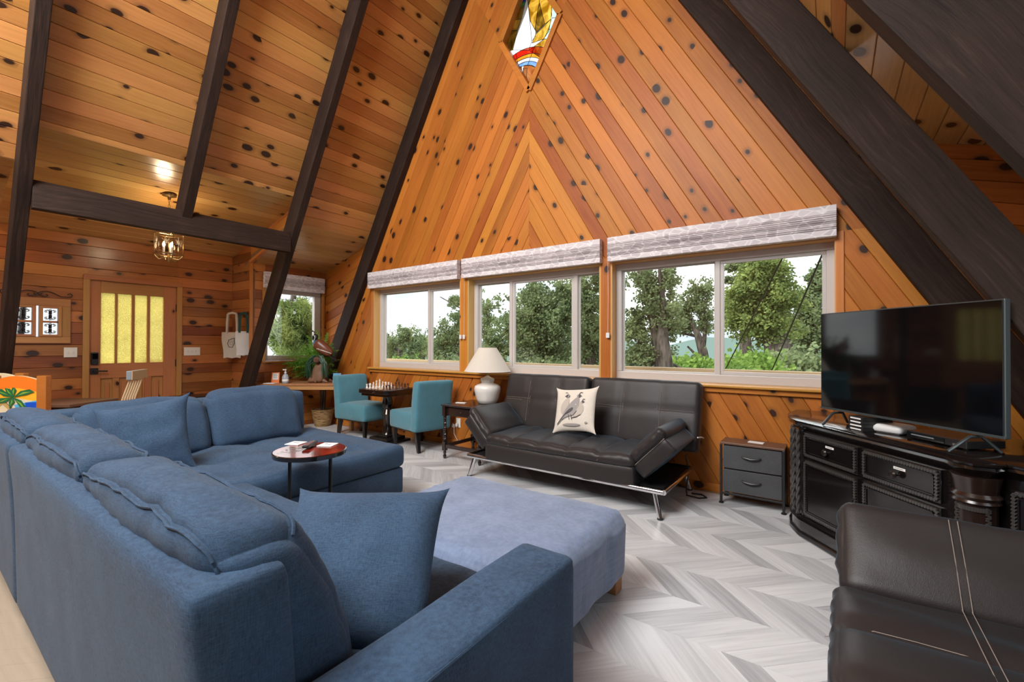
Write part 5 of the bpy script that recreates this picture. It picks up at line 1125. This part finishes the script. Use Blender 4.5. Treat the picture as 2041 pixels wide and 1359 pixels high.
# ------------------------------------------------------------------ nightstand
t = thing('fabric_nightstand', 'small two drawer fabric nightstand on a black metal frame by the wall', 'nightstand', (-.52, 4.01, 0)); hx, hy, zt = .215, .105, .487
MB().box((-hx-.008, -hy-.008, zt-.016), (hx+.008, hy+.008, zt)).obj('table_top', 'brown_laminate', t, False, .003)
for x in (-hx, hx):
    for y in (-hy, hy): lg = MB().box((x-.009, y-.009, .012), (x+.009, y+.009, zt-.016)).obj('leg', 'black_metal', t, False, .002); MB().lathe([(.018, 0), (.018, .008), (.008, .016)], (x, y, 0), 12).obj('foot', 'black_metal', lg)
MB().box((-hx, -hy-.006, .075), (hx, -hy+.006, .09)).obj('rail', 'black_metal', t, False, .002)
for z0, z1 in ((.095, .272), (.282, .462)):
    d = MB().rbox((0, .0, (z0+z1)/2), (hx-.012, hy-.002, (z1-z0)/2), .006, (6, 4, 4)).obj('drawer', 'grey_drawer', t); zc = (z0+z1)/2+.01
    MB().tube([(-.065, -hy-.002, zc+.006), (-.05, -hy-.012, zc), (0, -hy-.018, zc-.006), (.05, -hy-.012, zc), (.065, -hy-.002, zc+.006)], .007, 6).obj('pull_handle', 'black_metal', d)
o = MB().box((-.055, -.03, 0), (.055, .03, .006)).obj('note_card', 'paper', None, False, .002, T(-.50, 4.02, .487, rz=-.1)); tag(o, 'white card lying on the fabric nightstand', 'card')
# ------------------------------------------------------------------ carved black media console in the corner
A0, B0 = Vector((-.17, 3.53, 0)), Vector((.43, 2.79, 0)); e_ = (B0-A0).normalized(); n_in = Vector((-e_.y, e_.x, 0)); FL = (B0-A0).length; ZT = .766
foot = [(-.21, 4.06), (-.238, 3.82), (-.222, 3.66), (-.17, 3.53), (.43, 2.79), (.448, 2.735), (.485, 2.705), (.53, 2.71), (.555, 2.74), (.565, 2.785), (1.0, 2.43), (1.02, 2.84), (.955, 2.845), (.955, 3.1), (.50, 4.06)]
def offset(poly, d):
    out = []; n = len(poly)
    for i in range(n):
        p, c, q = Vector(poly[i-1]), Vector(poly[i]), Vector(poly[(i+1) % n]); a = (c-p).normalized(); b = (q-c).normalized()
        na, nb = Vector((a.y, -a.x)), Vector((b.y, -b.x)); m = (na+nb); m = m.normalized() if m.length > 1e-6 else na; k = d/max(.4, m.dot(na)); out.append(tuple(c+m*k))
    return out
t = thing('media_console', 'ornate carved black media console standing across the corner under the television', 'cabinet', (.3, 3.3, 0)); KM_ = Matrix.Translation((-.3, -3.3, 0))
def ring(b, d0, z0, d1, z1): 
    p, q = offset(foot, d0), offset(foot, d1); n = len(p); b.add([(x, y, z0) for x, y in p]+[(x, y, z1) for x, y in q], [(i, (i+1) % n, n+(i+1) % n, n+i) for i in range(n)])
b = MB(); b.prism(foot, .10, ZT-.04); b.obj('carcass', 'black_lacquer', t, True, 0, KM_, 30)
def moulding(prof, name, m):
    b = MB(); k = [offset(foot, d) for d, z in prof]; n = len(foot)
    for (d, z), p in zip(prof, k): b.v += [(x, y, z) for x, y in p]
    for r in range(len(prof)-1): b.f += [(r*n+i, r*n+(i+1) % n, (r+1)*n+(i+1) % n, (r+1)*n+i) for i in range(n)]
    b.f += [tuple(range(n))[::-1], tuple((len(prof)-1)*n+i for i in range(n))]; return b.obj(name, m, t, True, 0, KM_, 35)
moulding([(.018, 0), (.03, .012), (.026, .03), (.012, .04), (.012, .10), (.026, .112), (.02, .128), (.004, .14)], 'plinth', 'black_lacquer')
moulding([(.002, ZT-.065), (.012, ZT-.05), (.022, ZT-.04), (.03, ZT-.03), (.026, ZT-.018), (.036, ZT-.012), (.036, ZT-.004), (.03, ZT)], 'top', 'black_lacquer')
Kf = KM_@Matrix(((e_.x, n_in.x, 0, A0.x), (e_.y, n_in.y, 0, A0.y), (0, 0, 1, 0), (0, 0, 0, 1)))
def beads(b, u0, u1, z0, z1, y=-.012, s=.015):
    def line(p, q):
        L = math.hypot(q[0]-p[0], q[1]-p[1]); n = max(1, round(L/s)); a = math.atan2(q[1]-p[1], q[0]-p[0])
        for i in range(n):
            f = (i+.5)/n; b.box((-s*.40, -.009, -.0075), (s*.40, .006, .0075), T(p[0]+(q[0]-p[0])*f, y, p[1]+(q[1]-p[1])*f, ry=-a+.5))
    line((u0, z0), (u1, z0)); line((u0, z1), (u1, z1)); line((u0, z0), (u0, z1)); line((u1, z0), (u1, z1))
def panel(kind, u0, u1, z0, z1, M, par):
    d = MB().box((u0, -.012, z0), (u1, .004, z1)).obj(kind, 'black_lacquer', par, False, .003, M)
    b = MB(); beads(b, u0+.016, u1-.016, z0+.014, z1-.014, -.012); o = b.obj('carved_border', 'carved_black', d, False); o['kind'] = 'stuff'
    m = .034; b = MB()
    for a, c in (((u0+m, -.02, z0+m-.006), (u1-m, -.01, z0+m)), ((u0+m, -.02, z1-m), (u1-m, -.01, z1-m+.006)), ((u0+m-.006, -.02, z0+m), (u0+m, -.01, z1-m)), ((u1-m, -.02, z0+m), (u1-m+.006, -.01, z1-m))): b.box(a, c)
    b.obj('inner_moulding', 'black_lacquer', d, False); MB().box((u0+m, -.015, z0+m), (u1-m, -.011, z1-m)).obj('field', 'black_lacquer', d, False, .001); return d
for k, (u0, u1) in enumerate(((.03, .455), (.485, .915))):
    d = panel('drawer', u0, u1, .535, .690, Kf, t); uc = (u0+u1)/2
    MB().lathe([(.006, 0), (.006, .012), (.016, .018), (.02, .026), (.014, .034), (.004, .036)], n=14).obj('knob', 'knob_bronze', d, M=T(uc, -.016, .608, rx=R_(90)))
    lb = MB().box((uc-.02, -.0165, .634), (uc+.045, -.0155, .647)).obj('paper_label', 'paper', d, False); MB().box((uc-.012, -.0168, .639), (uc+.035, -.0164, .642)).obj('label_text', 'ink_grey', lb, False)
    dd_ = panel('door', u0, u1, .155, .515, Kf, t); hx_ = u1-.02 if k == 0 else u0+.02
    MB().tube([(hx_+.008*math.sin(q*2.2), -.022-.006*math.sin(q*math.pi/6), .29+q*.018) for q in range(7)], [.004, .007, .005, .007, .005, .007, .004], 6).tube([(hx_, -.018, .30), (hx_+.012, -.022, .31), (hx_, -.022, .325)], .004, 5).tube([(hx_, -.018, .39), (hx_-.012, -.022, .38), (hx_, -.022, .365)], .004, 5).obj('scroll_handle', 'knob_bronze', dd_)
MB().box((.0, -.008, .145), (.02, .004, .70)).obj('stile', 'black_lacquer', t, False, .002, Kf)
def ropecol(x, y, r, z0, z1, name='rope_column'):
    b = MB()
    for s in (0, math.pi): b.tube([(x+r*.45*math.cos(s+k*.7), y+r*.45*math.sin(s+k*.7), z0+(z1-z0)*k/44) for k in range(45)], r*.68, 6)
    return b.obj(name, 'carved_black', t, M=KM_)
ropecol(-.222, 3.60, .013, .145, .70); ropecol(-.195, 3.535, .013, .145, .70); ropecol(-.238, 3.70, .013, .145, .70)
# half round pilaster with carved strips
c0 = Vector((.50, 2.76, 0))
MB().lathe([(.078, .14), (.082, .15), (.078, .165), (.068, .17), (.068, .58), (.08, .59), (.074, .6), (.082, .615), (.07, .63), (.078, .68), (.084, .70)], tuple(c0), 32).obj('pilaster', 'espresso', t, M=KM_, ang=30)
for a in (-2.75, -1.2):
    b = MB()
    for k in range(34): q = c0+Vector((math.cos(a), math.sin(a), 0))*.069; b.box((-.009, -.004, -.0045), (.009, .006, .0045), T(q.x, q.y, .18+k*.0118, rz=a+math.pi/2)@T(0, 0, 0, ry=.6 if k % 2 else -.6))
    o = b.obj('carved_strip', 'carved_black', t, False, 0, KM_); o['kind'] = 'stuff'
b = MB()
for k in range(14): a = -2.75+k*1.55/13; q = c0+Vector((math.cos(a), math.sin(a), 0))*.069; b.box((-.004, -.004, -.009), (.004, .005, .009), T(q.x, q.y, .565, rz=a+math.pi/2))
o = b.obj('carved_strip', 'carved_black', t, False, 0, KM_); o['kind'] = 'stuff'
w0, w1 = Vector((.565, 2.785, 0)), Vector((1.0, 2.43, 0)); ew = (w1-w0).normalized(); nw = Vector((-ew.y, ew.x, 0)); Kw = KM_@Matrix(((ew.x, nw.x, 0, w0.x), (ew.y, nw.y, 0, w0.y), (0, 0, 1, 0), (0, 0, 0, 1)))
dd_ = panel('door', .05, .50, .155, .66, Kw, t); MB().tube([(.06+.009*math.sin(q*2.2), -.024-.006*math.sin(q*math.pi/6), .34+q*.024) for q in range(7)], [.004, .008, .006, .008, .006, .008, .004], 6).obj('scroll_handle', 'knob_bronze', dd_)
# ------------------------------------------------------------------ television
TL, TR = Vector((-.070, 3.531, 0)), Vector((.600, 2.819, 0)); td = (TR-TL).normalized(); tnn = Vector((-td.y, td.x, 0)); TWd = (TR-TL).length; tc_ = (TL+TR)/2
t = thing('television', 'large black flat screen television on two angled feet on the media console', 'television', M=Matrix(((td.x, tnn.x, 0, tc_.x), (td.y, tnn.y, 0, tc_.y), (0, 0, 1, ZT), (0, 0, 0, 1))))
z0, z1 = .854-ZT, 1.465-ZT; h2 = TWd/2
MB().box((-h2, .004, z0), (h2, .035, z1)).obj('housing', 'tv_edge', t, False, .003); MB().rbox((0, .05, (z0+z1)/2-.06), (h2*.7, .03, .2), .02, (6, 4, 6)).obj('rear_housing', 'dark_plastic', t)
MB().box((-h2+.006, 0, z0+.014), (h2-.006, .006, z1-.006)).obj('screen', 'screen_black', t, False, .001); MB().box((-h2, -.001, z0), (h2, .006, z0+.013)).obj('bezel', 'tv_edge', t, False, .001)
for s in (-1, 1):
    x = s*.37; MB().tube([(x-s*.02, -.11, .008), (x, -.02, z0-.012), (x, .045, z0-.012), (x+s*.03, .11, .008)], .0075, 8).obj('foot', 'tv_edge', t)
MB().tube([(-.3, .06, z0+.05), (-.28, .09, .04), (-.22, .07, .004), (-.15, .03, .004)], .003, 5).obj('cable', 'cable_black', t)
# ------------------------------------------------------------------ small electronics
q = atZ(1700, 858, ZT); rz_ = math.atan2(e_.y, e_.x)
for k in range(4):
    t = thing('video_case', ('bottom', 'second', 'third', 'topmost')[k]+' black video case with white spine label in the stack on the console', 'case', (q.x+.02, q.y+.02, ZT+k*.0205), rz_+.05*math.sin(k*2), 'stacked video cases')
    MB().box((-.05, -.01, 0), (.05, .17, .020)).obj('case', 'dark_plastic', t, False, .002); MB().box((-.036, -.0112, .006), (.038, -.0098, .014)).obj('spine_label', 'paper', t, False)
q = atZ(1772, 862, ZT)+n_in*.02
t = thing('wifi_router', 'white rounded square router on the media console below the television', 'router', (q.x, q.y, ZT), rz_+.35)
MB().rbox((0, 0, .026), (.082, .082, .022), .02, (10, 10, 6), lambda P, tt: P+Vector((0, 0, .006*(1-tt[0]**2)*(1-tt[1]**2)*(tt[2] > .5)))).obj('housing', 'white_plastic', t); MB().box((-.065, -.065, 0), (.065, .065, .006)).obj('base', 'ink_grey', t, False, .003)
q = atZ(1868, 884, ZT)+n_in*.085
t = thing('disc_player', 'slim black disc player beside the white router on the media console', 'disc player', (q.x, q.y, ZT), rz_)
MB().box((-.15, -.10, .006), (.15, .10, .042)).obj('housing', 'dark_plastic', t, False, .003); MB().box((-.145, -.103, .012), (.05, -.0995, .036)).obj('front_panel', 'screen_black', t, False); MB().box((-.12, -.104, .022), (.0, -.1025, .028)).obj('disc_tray', 'ink_grey', t, False); MB().box((.09, -.104, .014), (.11, -.1025, .024)).obj('port', 'silver', t, False)
for x in (-.13, .13):
    for y in (-.08, .08): MB().lathe([(.01, 0), (.01, .007)], (x, y, 0), 8).obj('foot', 'rubber', t)
q = atZ(1815, 852, ZT)
o = MB().tube([(q.x-.03, q.y+.05, ZT+.03), (q.x+.0, q.y+.06, ZT+.05), (q.x+.05, q.y+.05, ZT+.045), (q.x+.09, q.y+.03, ZT+.004), (q.x+.11, q.y+.05, ZT+.004)], .0025, 5).obj('network_cable', 'cable_yellow', None); tag(o, 'thin yellow cable curling behind the white router', 'cable')
# ------------------------------------------------------------------ outdoors: slope, deck rail, trees seen through the panes
GZ = -2.6
def Dp(v): return (v-Vector((0, 0, CAMZ))).dot(_F)
b = MB(); nx, ny = 30, 24; vs = []
for i in range(nx+1):
    for j in range(ny+1):
        x = -90+150*i/nx; y = 4.8+90*(j/ny)**1.6; z = GZ-.04*(y-5)+.5*N3(x*.08, y*.08, 0); vs.append((x, y, z))
for i in range(nx):
    for j in range(ny): a = i*(ny+1)+j; b.f.append((a, a+ny+1, a+ny+2, a+1))
b.v = vs; struct(b.obj('hillside_ground', 'ground', None))
b = MB(); vs = []
for i in range(61):
    x = -160+4.6*i*1.0; h = 3+3.5*N3(i*.21, 3, 0)+2*N3(i*.5, 1, 0); vs += [(x, 120, -14), (x, 124, h)]
for i in range(60): b.f.append((2*i, 2*i+2, 2*i+3, 2*i+1))
b.v = vs; struct(b.obj('far_hills', 'hill', None))
t = thing('deck_railing', 'pale wooden deck railing outside below the gable windows', 'railing', (-3, 5.6, -.3))
MB().box((-5.2, -.07, 1.245), (4.6, .07, 1.285)).obj('top_board', 'deck_wood', t, False, .004)
for k in range(7): x = -5.1+k*1.6; MB().box((x-.045, -.045, 0), (x+.045, .045, 1.245)).obj('post', 'deck_wood', t, False, .004)
MB().box((-5.2, -.9, -.06), (4.6, .1, 0)).obj('deck_edge', 'deck_wood', t, False, .004)
t = thing('porch_ledge', 'white porch ledge on posts outside the alcove window', 'ledge', (-8.4, 3.7, -2.7)); MB().box((-.2, -1.5, 3.685), (.2, 1.5, 3.735)).obj('ledge_board', 'white_plastic', t, False, .01)
for y in (-1.4, 0, 1.4): MB().box((-.05, y-.05, 0), (.05, y+.05, 3.685)).obj('post', 'white_plastic', t, False, .005)
t = thing('string_lights', 'two clear string light bulbs hanging outside the alcove window', 'string lights', (-7.6, 4.2, 2.0)); sp = [Vector((-6.88, 3.3, 2.35)), atX(560, 596, -7.6), atX(590, 600, -7.6), atX(630, 590, -7.6)]; LM = Vector((-7.6, 4.2, 2.0))
MB().tube([tuple(p-LM) for p in sp], .004, 5).obj('wire', 'cable_black', t)
for px, py in ((588, 599), (587, 623)):
    p = atX(px, py, -7.6)-LM; c_ = MB().cyl(p+Vector((0, 0, .025)), p+Vector((0, 0, .06)), .012, n=8).obj('socket', 'cable_black', t); MB().lathe([(.006, -.028), (.022, -.01), (.02, .012), (.01, .028)], tuple(p), 10).obj('bulb', 'white_glass', c_)
o = MB().box((1.5, -1.5, -.2), (7.5, 5.0, -.12)).obj('bounce_slab', 'bounce_pale', None, False); struct(o)  # unseen pale surface added to bounce sky light onto the right low ceiling

rt = random.Random(11)
def tree(name, label, Y, trunk, blobs, leaf, lsize, group, needles=False, axis='Y'):
    """trunk: polylines of (px, py, radius m); blobs: (px, py, rx px, ry px, leaves). Y: distance of the tree line."""
    at = atY if axis == 'Y' else atX
    base = at(trunk[0][0][0], trunk[0][0][1], Y); base.z = GZ-.04*max(0, base.y-5)-.2
    t = thing(name, label, 'tree', tuple(base), group=group)
    b = MB()
    for k, line in enumerate(trunk):
        pts = [at(p[0], p[1], Y)-base+Vector((0, rt.uniform(-.15, .15) if i else 0, 0)) for i, p in enumerate(line)]; rr = [p[2] for p in line]
        if k == 0: pts = [Vector((pts[0].x*.3, 0, 0))]+pts; rr = [rr[0]*1.25]+rr
        b.tube(pts, rr, 7)
    b.obj('trunk', 'bark', t)
    f = MB()
    for px, py, rx, ry, n in blobs:
        c = at(px, py, Y); D = Dp(c); ex, ez = rx*D/FPX, ry*D/FPX; ed = min(ex, ez)*1.1
        # sub clumps make an uneven crown
        cl_ = [Vector((rt.gauss(0, .45)*ex, rt.gauss(0, .42)*ed, rt.gauss(0, .45)*ez)) for _ in range(max(6, n//16))]
        for i in range(int(n*2.4)):
            s = rt.choice(cl_); r = .20*min(ex, ez)+.06
            d = Vector((rt.gauss(0, 1), rt.gauss(0, 1), rt.gauss(0, .8)))*r*.55
            p = c+s+d-base
            if p.y+base.y < 5.9 and axis == 'Y': p.y = 5.9-base.y+rt.random()*.4
            u = Vector((rt.gauss(0, 1), rt.gauss(0, 1), rt.gauss(0, 1))).normalized(); v = u.orthogonal().normalized()
            if needles:
                a = u*lsize*3.0; w = v*lsize*.16
            else: a = u*lsize*rt.uniform(.7, 1.3); w = v*lsize*.42
            k = len(f.v); f.v += [tuple(p-a*.5), tuple(p+w), tuple(p+a*.5), tuple(p-w)]; f.f.append((k, k+1, k+2, k+3))
    o = f.obj('foliage', leaf, t, False); o['kind'] = 'stuff'; return t
GT = 'oaks and pines beyond the deck'
tree('oak_tree', 'broad dense oak filling the three-pane window', 11.0, [[(1085, 760, .2), (1078, 690, .16), (1070, 630, .11), (1060, 570, .05)], [(1078, 690, .1), (1110, 650, .07), (1140, 600, .03)], [(1074, 660, .08), (1035, 620, .05), (1010, 590, .02)]],
     [(1090, 650, 55, 60, 2600), (1030, 660, 35, 55, 1700), (1065, 600, 40, 35, 1300), (1130, 600, 30, 45, 1300), (1080, 710, 70, 30, 1700), (985, 690, 25, 40, 900)], 'oak_leaf', 0.080, GT)
tree('oak_tree', 'dark oak standing behind the narrow right pane of the three-pane window', 13.0, [[(1180, 760, .22), (1172, 690, .18), (1165, 620, .12), (1160, 560, .06)], [(1170, 680, .08), (1195, 640, .05)]],
     [(1165, 600, 40, 60, 2000), (1180, 670, 35, 60, 1700), (1150, 720, 40, 30, 900), (1200, 560, 25, 40, 700)], 'oak_leaf', 0.086, GT)
tree('oak_tree', 'round oak with reaching branches in the right pane of the chess-corner window', 14.0, [[(915, 760, .16), (908, 710, .13), (895, 670, .09), (880, 650, .04)], [(908, 700, .06), (930, 620, .04), (880, 592, .02)], [(900, 690, .05), (870, 680, .02)]],
     [(890, 680, 35, 32, 1500), (915, 650, 25, 40, 1100), (875, 712, 30, 18, 800), (905, 600, 22, 12, 260), (968, 640, 20, 60, 1000)], 'oak_leaf', 0.086, GT)
tree('oak_tree', 'distant green tree group in the left pane of the chess-corner window', 26.0, [[(800, 760, .25), (800, 700, .2), (805, 660, .1)], [(800, 710, .12), (775, 680, .05)]],
     [(810, 670, 22, 24, 1100), (780, 690, 22, 26, 1100), (830, 695, 18, 30, 900), (800, 715, 40, 16, 900)], 'far_leaf', 0.134, GT)
tree('oak_tree', 'low distant trees along the horizon in the left pane of the chess-corner window', 34.0, [[(775, 760, .2), (774, 690, .15), (776, 665, .08)], [(845, 750, .15), (846, 690, .1), (848, 660, .05)]],
     [(772, 685, 16, 24, 700), (790, 700, 30, 18, 700), (845, 690, 16, 30, 700), (862, 700, 22, 22, 700), (825, 708, 30, 14, 600)], 'far_leaf', .17, GT)
tree('oak_tree', 'leaning twin trunk oak in the left pane of the wide window', 9.5, [[(1322, 770, .17), (1312, 690, .15), (1298, 610, .1), (1275, 540, .05)], [(1335, 760, .13), (1326, 680, .12), (1322, 600, .07), (1318, 530, .03)], [(1300, 760, .1), (1275, 680, .08), (1258, 620, .04)], [(1312, 610, .04), (1295, 560, .02)], [(1326, 720, .04), (1360, 735, .02)]],
     [(1285, 560, 30, 30, 700), (1270, 650, 25, 50, 1100), (1305, 600, 30, 40, 800), (1280, 715, 40, 30, 1200), (1330, 560, 18, 30, 380), (1335, 640, 22, 40, 620)], 'oak_leaf', 0.061, GT)
tree('oak_tree', 'spreading open crowned oak beside the twin trunk oak', 15.0, [[(1412, 770, .18), (1402, 700, .15), (1390, 660, .1), (1370, 630, .06), (1355, 610, .03)], [(1402, 690, .08), (1410, 640, .05), (1400, 590, .02)], [(1392, 670, .06), (1362, 665, .03)], [(1400, 720, .05), (1372, 690, .03)]],
     [(1375, 610, 35, 22, 900), (1400, 580, 22, 22, 500), (1360, 645, 25, 20, 620), (1405, 640, 18, 26, 480), (1365, 725, 40, 18, 700)], 'oak_leaf', 0.080, GT)
tree('pine_tree', 'tall yellow green tree in the right pane of the wide window', 17.0, [[(1553, 780, .45), (1552, 690, .42), (1540, 640, .2), (1525, 570, .12), (1515, 510, .05)], [(1545, 660, .1), (1500, 620, .05)], [(1535, 620, .08), (1575, 590, .04)]],
     [(1525, 540, 38, 30, 2200), (1500, 580, 45, 30, 2200), (1550, 590, 40, 40, 1800), (1500, 640, 45, 40, 1900), (1480, 610, 30, 30, 900), (1540, 650, 40, 35, 1200)], 'pine_needle', 0.104, GT)
tree('pine_tree', 'thin dark pine rising behind the yellow green tree', 24.0, [[(1487, 770, .3), (1487, 650, .25), (1488, 520, .18), (1488, 440, .1)]],
     [(1470, 530, 26, 10, 500), (1500, 515, 28, 9, 500), (1460, 560, 24, 10, 450), (1495, 490, 24, 12, 400), (1450, 620, 25, 30, 800)], 'oak_leaf', 0.122, GT)
tree('oak_tree', 'blue green tree at the edge of the wide window behind the television', 20.0, [[(1620, 790, .25), (1618, 700, .2), (1615, 620, .1), (1625, 560, .04)]],
     [(1610, 600, 30, 35, 1300), (1635, 560, 20, 40, 800), (1600, 660, 45, 40, 2000), (1650, 640, 40, 70, 1200)], 'far_leaf', 0.111, GT)
tree('pine_tree', 'young pine with soft needles outside the alcove window', -10.5, [[(605, 760, .14), (600, 690, .12), (592, 640, .09), (585, 560, .05)], [(600, 690, .05), (570, 660, .02)], [(596, 650, .05), (625, 630, .02)]],
     [(590, 620, 45, 26, 1500), (570, 670, 38, 30, 1400), (620, 670, 30, 35, 1200), (600, 700, 50, 20, 900)], 'pine_needle', 0.073, GT, True, 'X')
def bush(label, px, py, rx, ry, Y, n, leaf, ls):
    base = atY(px, 760, Y); base.z = GZ-.04*(Y-5)-.2; t = thing('bush', label, 'bush', tuple(base), group='bushes on the slope below the deck'); f = MB(); c = atY(px, py, Y); D = Dp(c)
    st = MB()
    for k in range(6): st.tube([(0, 0, 0), tuple(c-base+Vector((rt.uniform(-.6, .6)*rx*D/FPX, rt.uniform(-.4, .4), rt.uniform(-.5, .4)*ry*D/FPX)))], [.04, .01], 5)
    st.obj('stems', 'bark', t)
    for i in range(n):
        p = c+Vector((rt.gauss(0, .5)*rx*D/FPX, rt.gauss(0, .5), rt.gauss(0, .5)*ry*D/FPX))-base; u = Vector((rt.gauss(0, 1), rt.gauss(0, 1), rt.gauss(0, 1))).normalized(); v = u.orthogonal().normalized(); a, w = u*ls, v*ls*.45
        if p.y+base.y < 6.0: p.y = 6.0-base.y
        k = len(f.v); f.v += [tuple(p-a*.5), tuple(p+w), tuple(p+a*.5), tuple(p-w)]; f.f.append((k, k+1, k+2, k+3))
    o = f.obj('foliage', leaf, t, False); o['kind'] = 'stuff'
bush('bright green bushes between the two oaks of the wide window', 1380, 735, 40, 25, 12., 1200, 'bush_leaf', .11); bush('bright green bush below the yellow green tree', 1490, 735, 55, 28, 12., 2000, 'bush_leaf', .12)
bush('grey green shrub behind the television edge of the wide window', 1600, 735, 55, 35, 14., 1800, 'far_leaf', .14); bush('olive shrub below the chess-corner window', 800, 735, 50, 20, 18., 1300, 'bush_leaf', .16)
bush('dark shrub filling the foot of the three-pane window', 1100, 745, 90, 22, 9., 2200, 'oak_leaf', .10); bush('olive shrub at the foot of the reaching oak', 900, 735, 45, 22, 12., 1400, 'far_leaf', .12)
for (a, b_), l in ((((1582, 470, 6.2), (1425, 775, 12.)), 'left black guy cable crossing the wide window'), (((1655, 470, 6.2), (1515, 790, 12.)), 'right black guy cable crossing the wide window')):
    P0, P1 = atY(*a), atY(*b_); o = MB().tube([tuple(P0), tuple((P0+P1)/2+Vector((0, 0, -.02))), tuple(P1)], .012, 6).obj('guy_cable', 'cable_black', None); tag(o, l.replace('left black', 'black').replace('right black', 'straight black')+(' nearer the mullion' if a[0] < 1600 else ' nearer the television'), 'cable', 'cables outside')
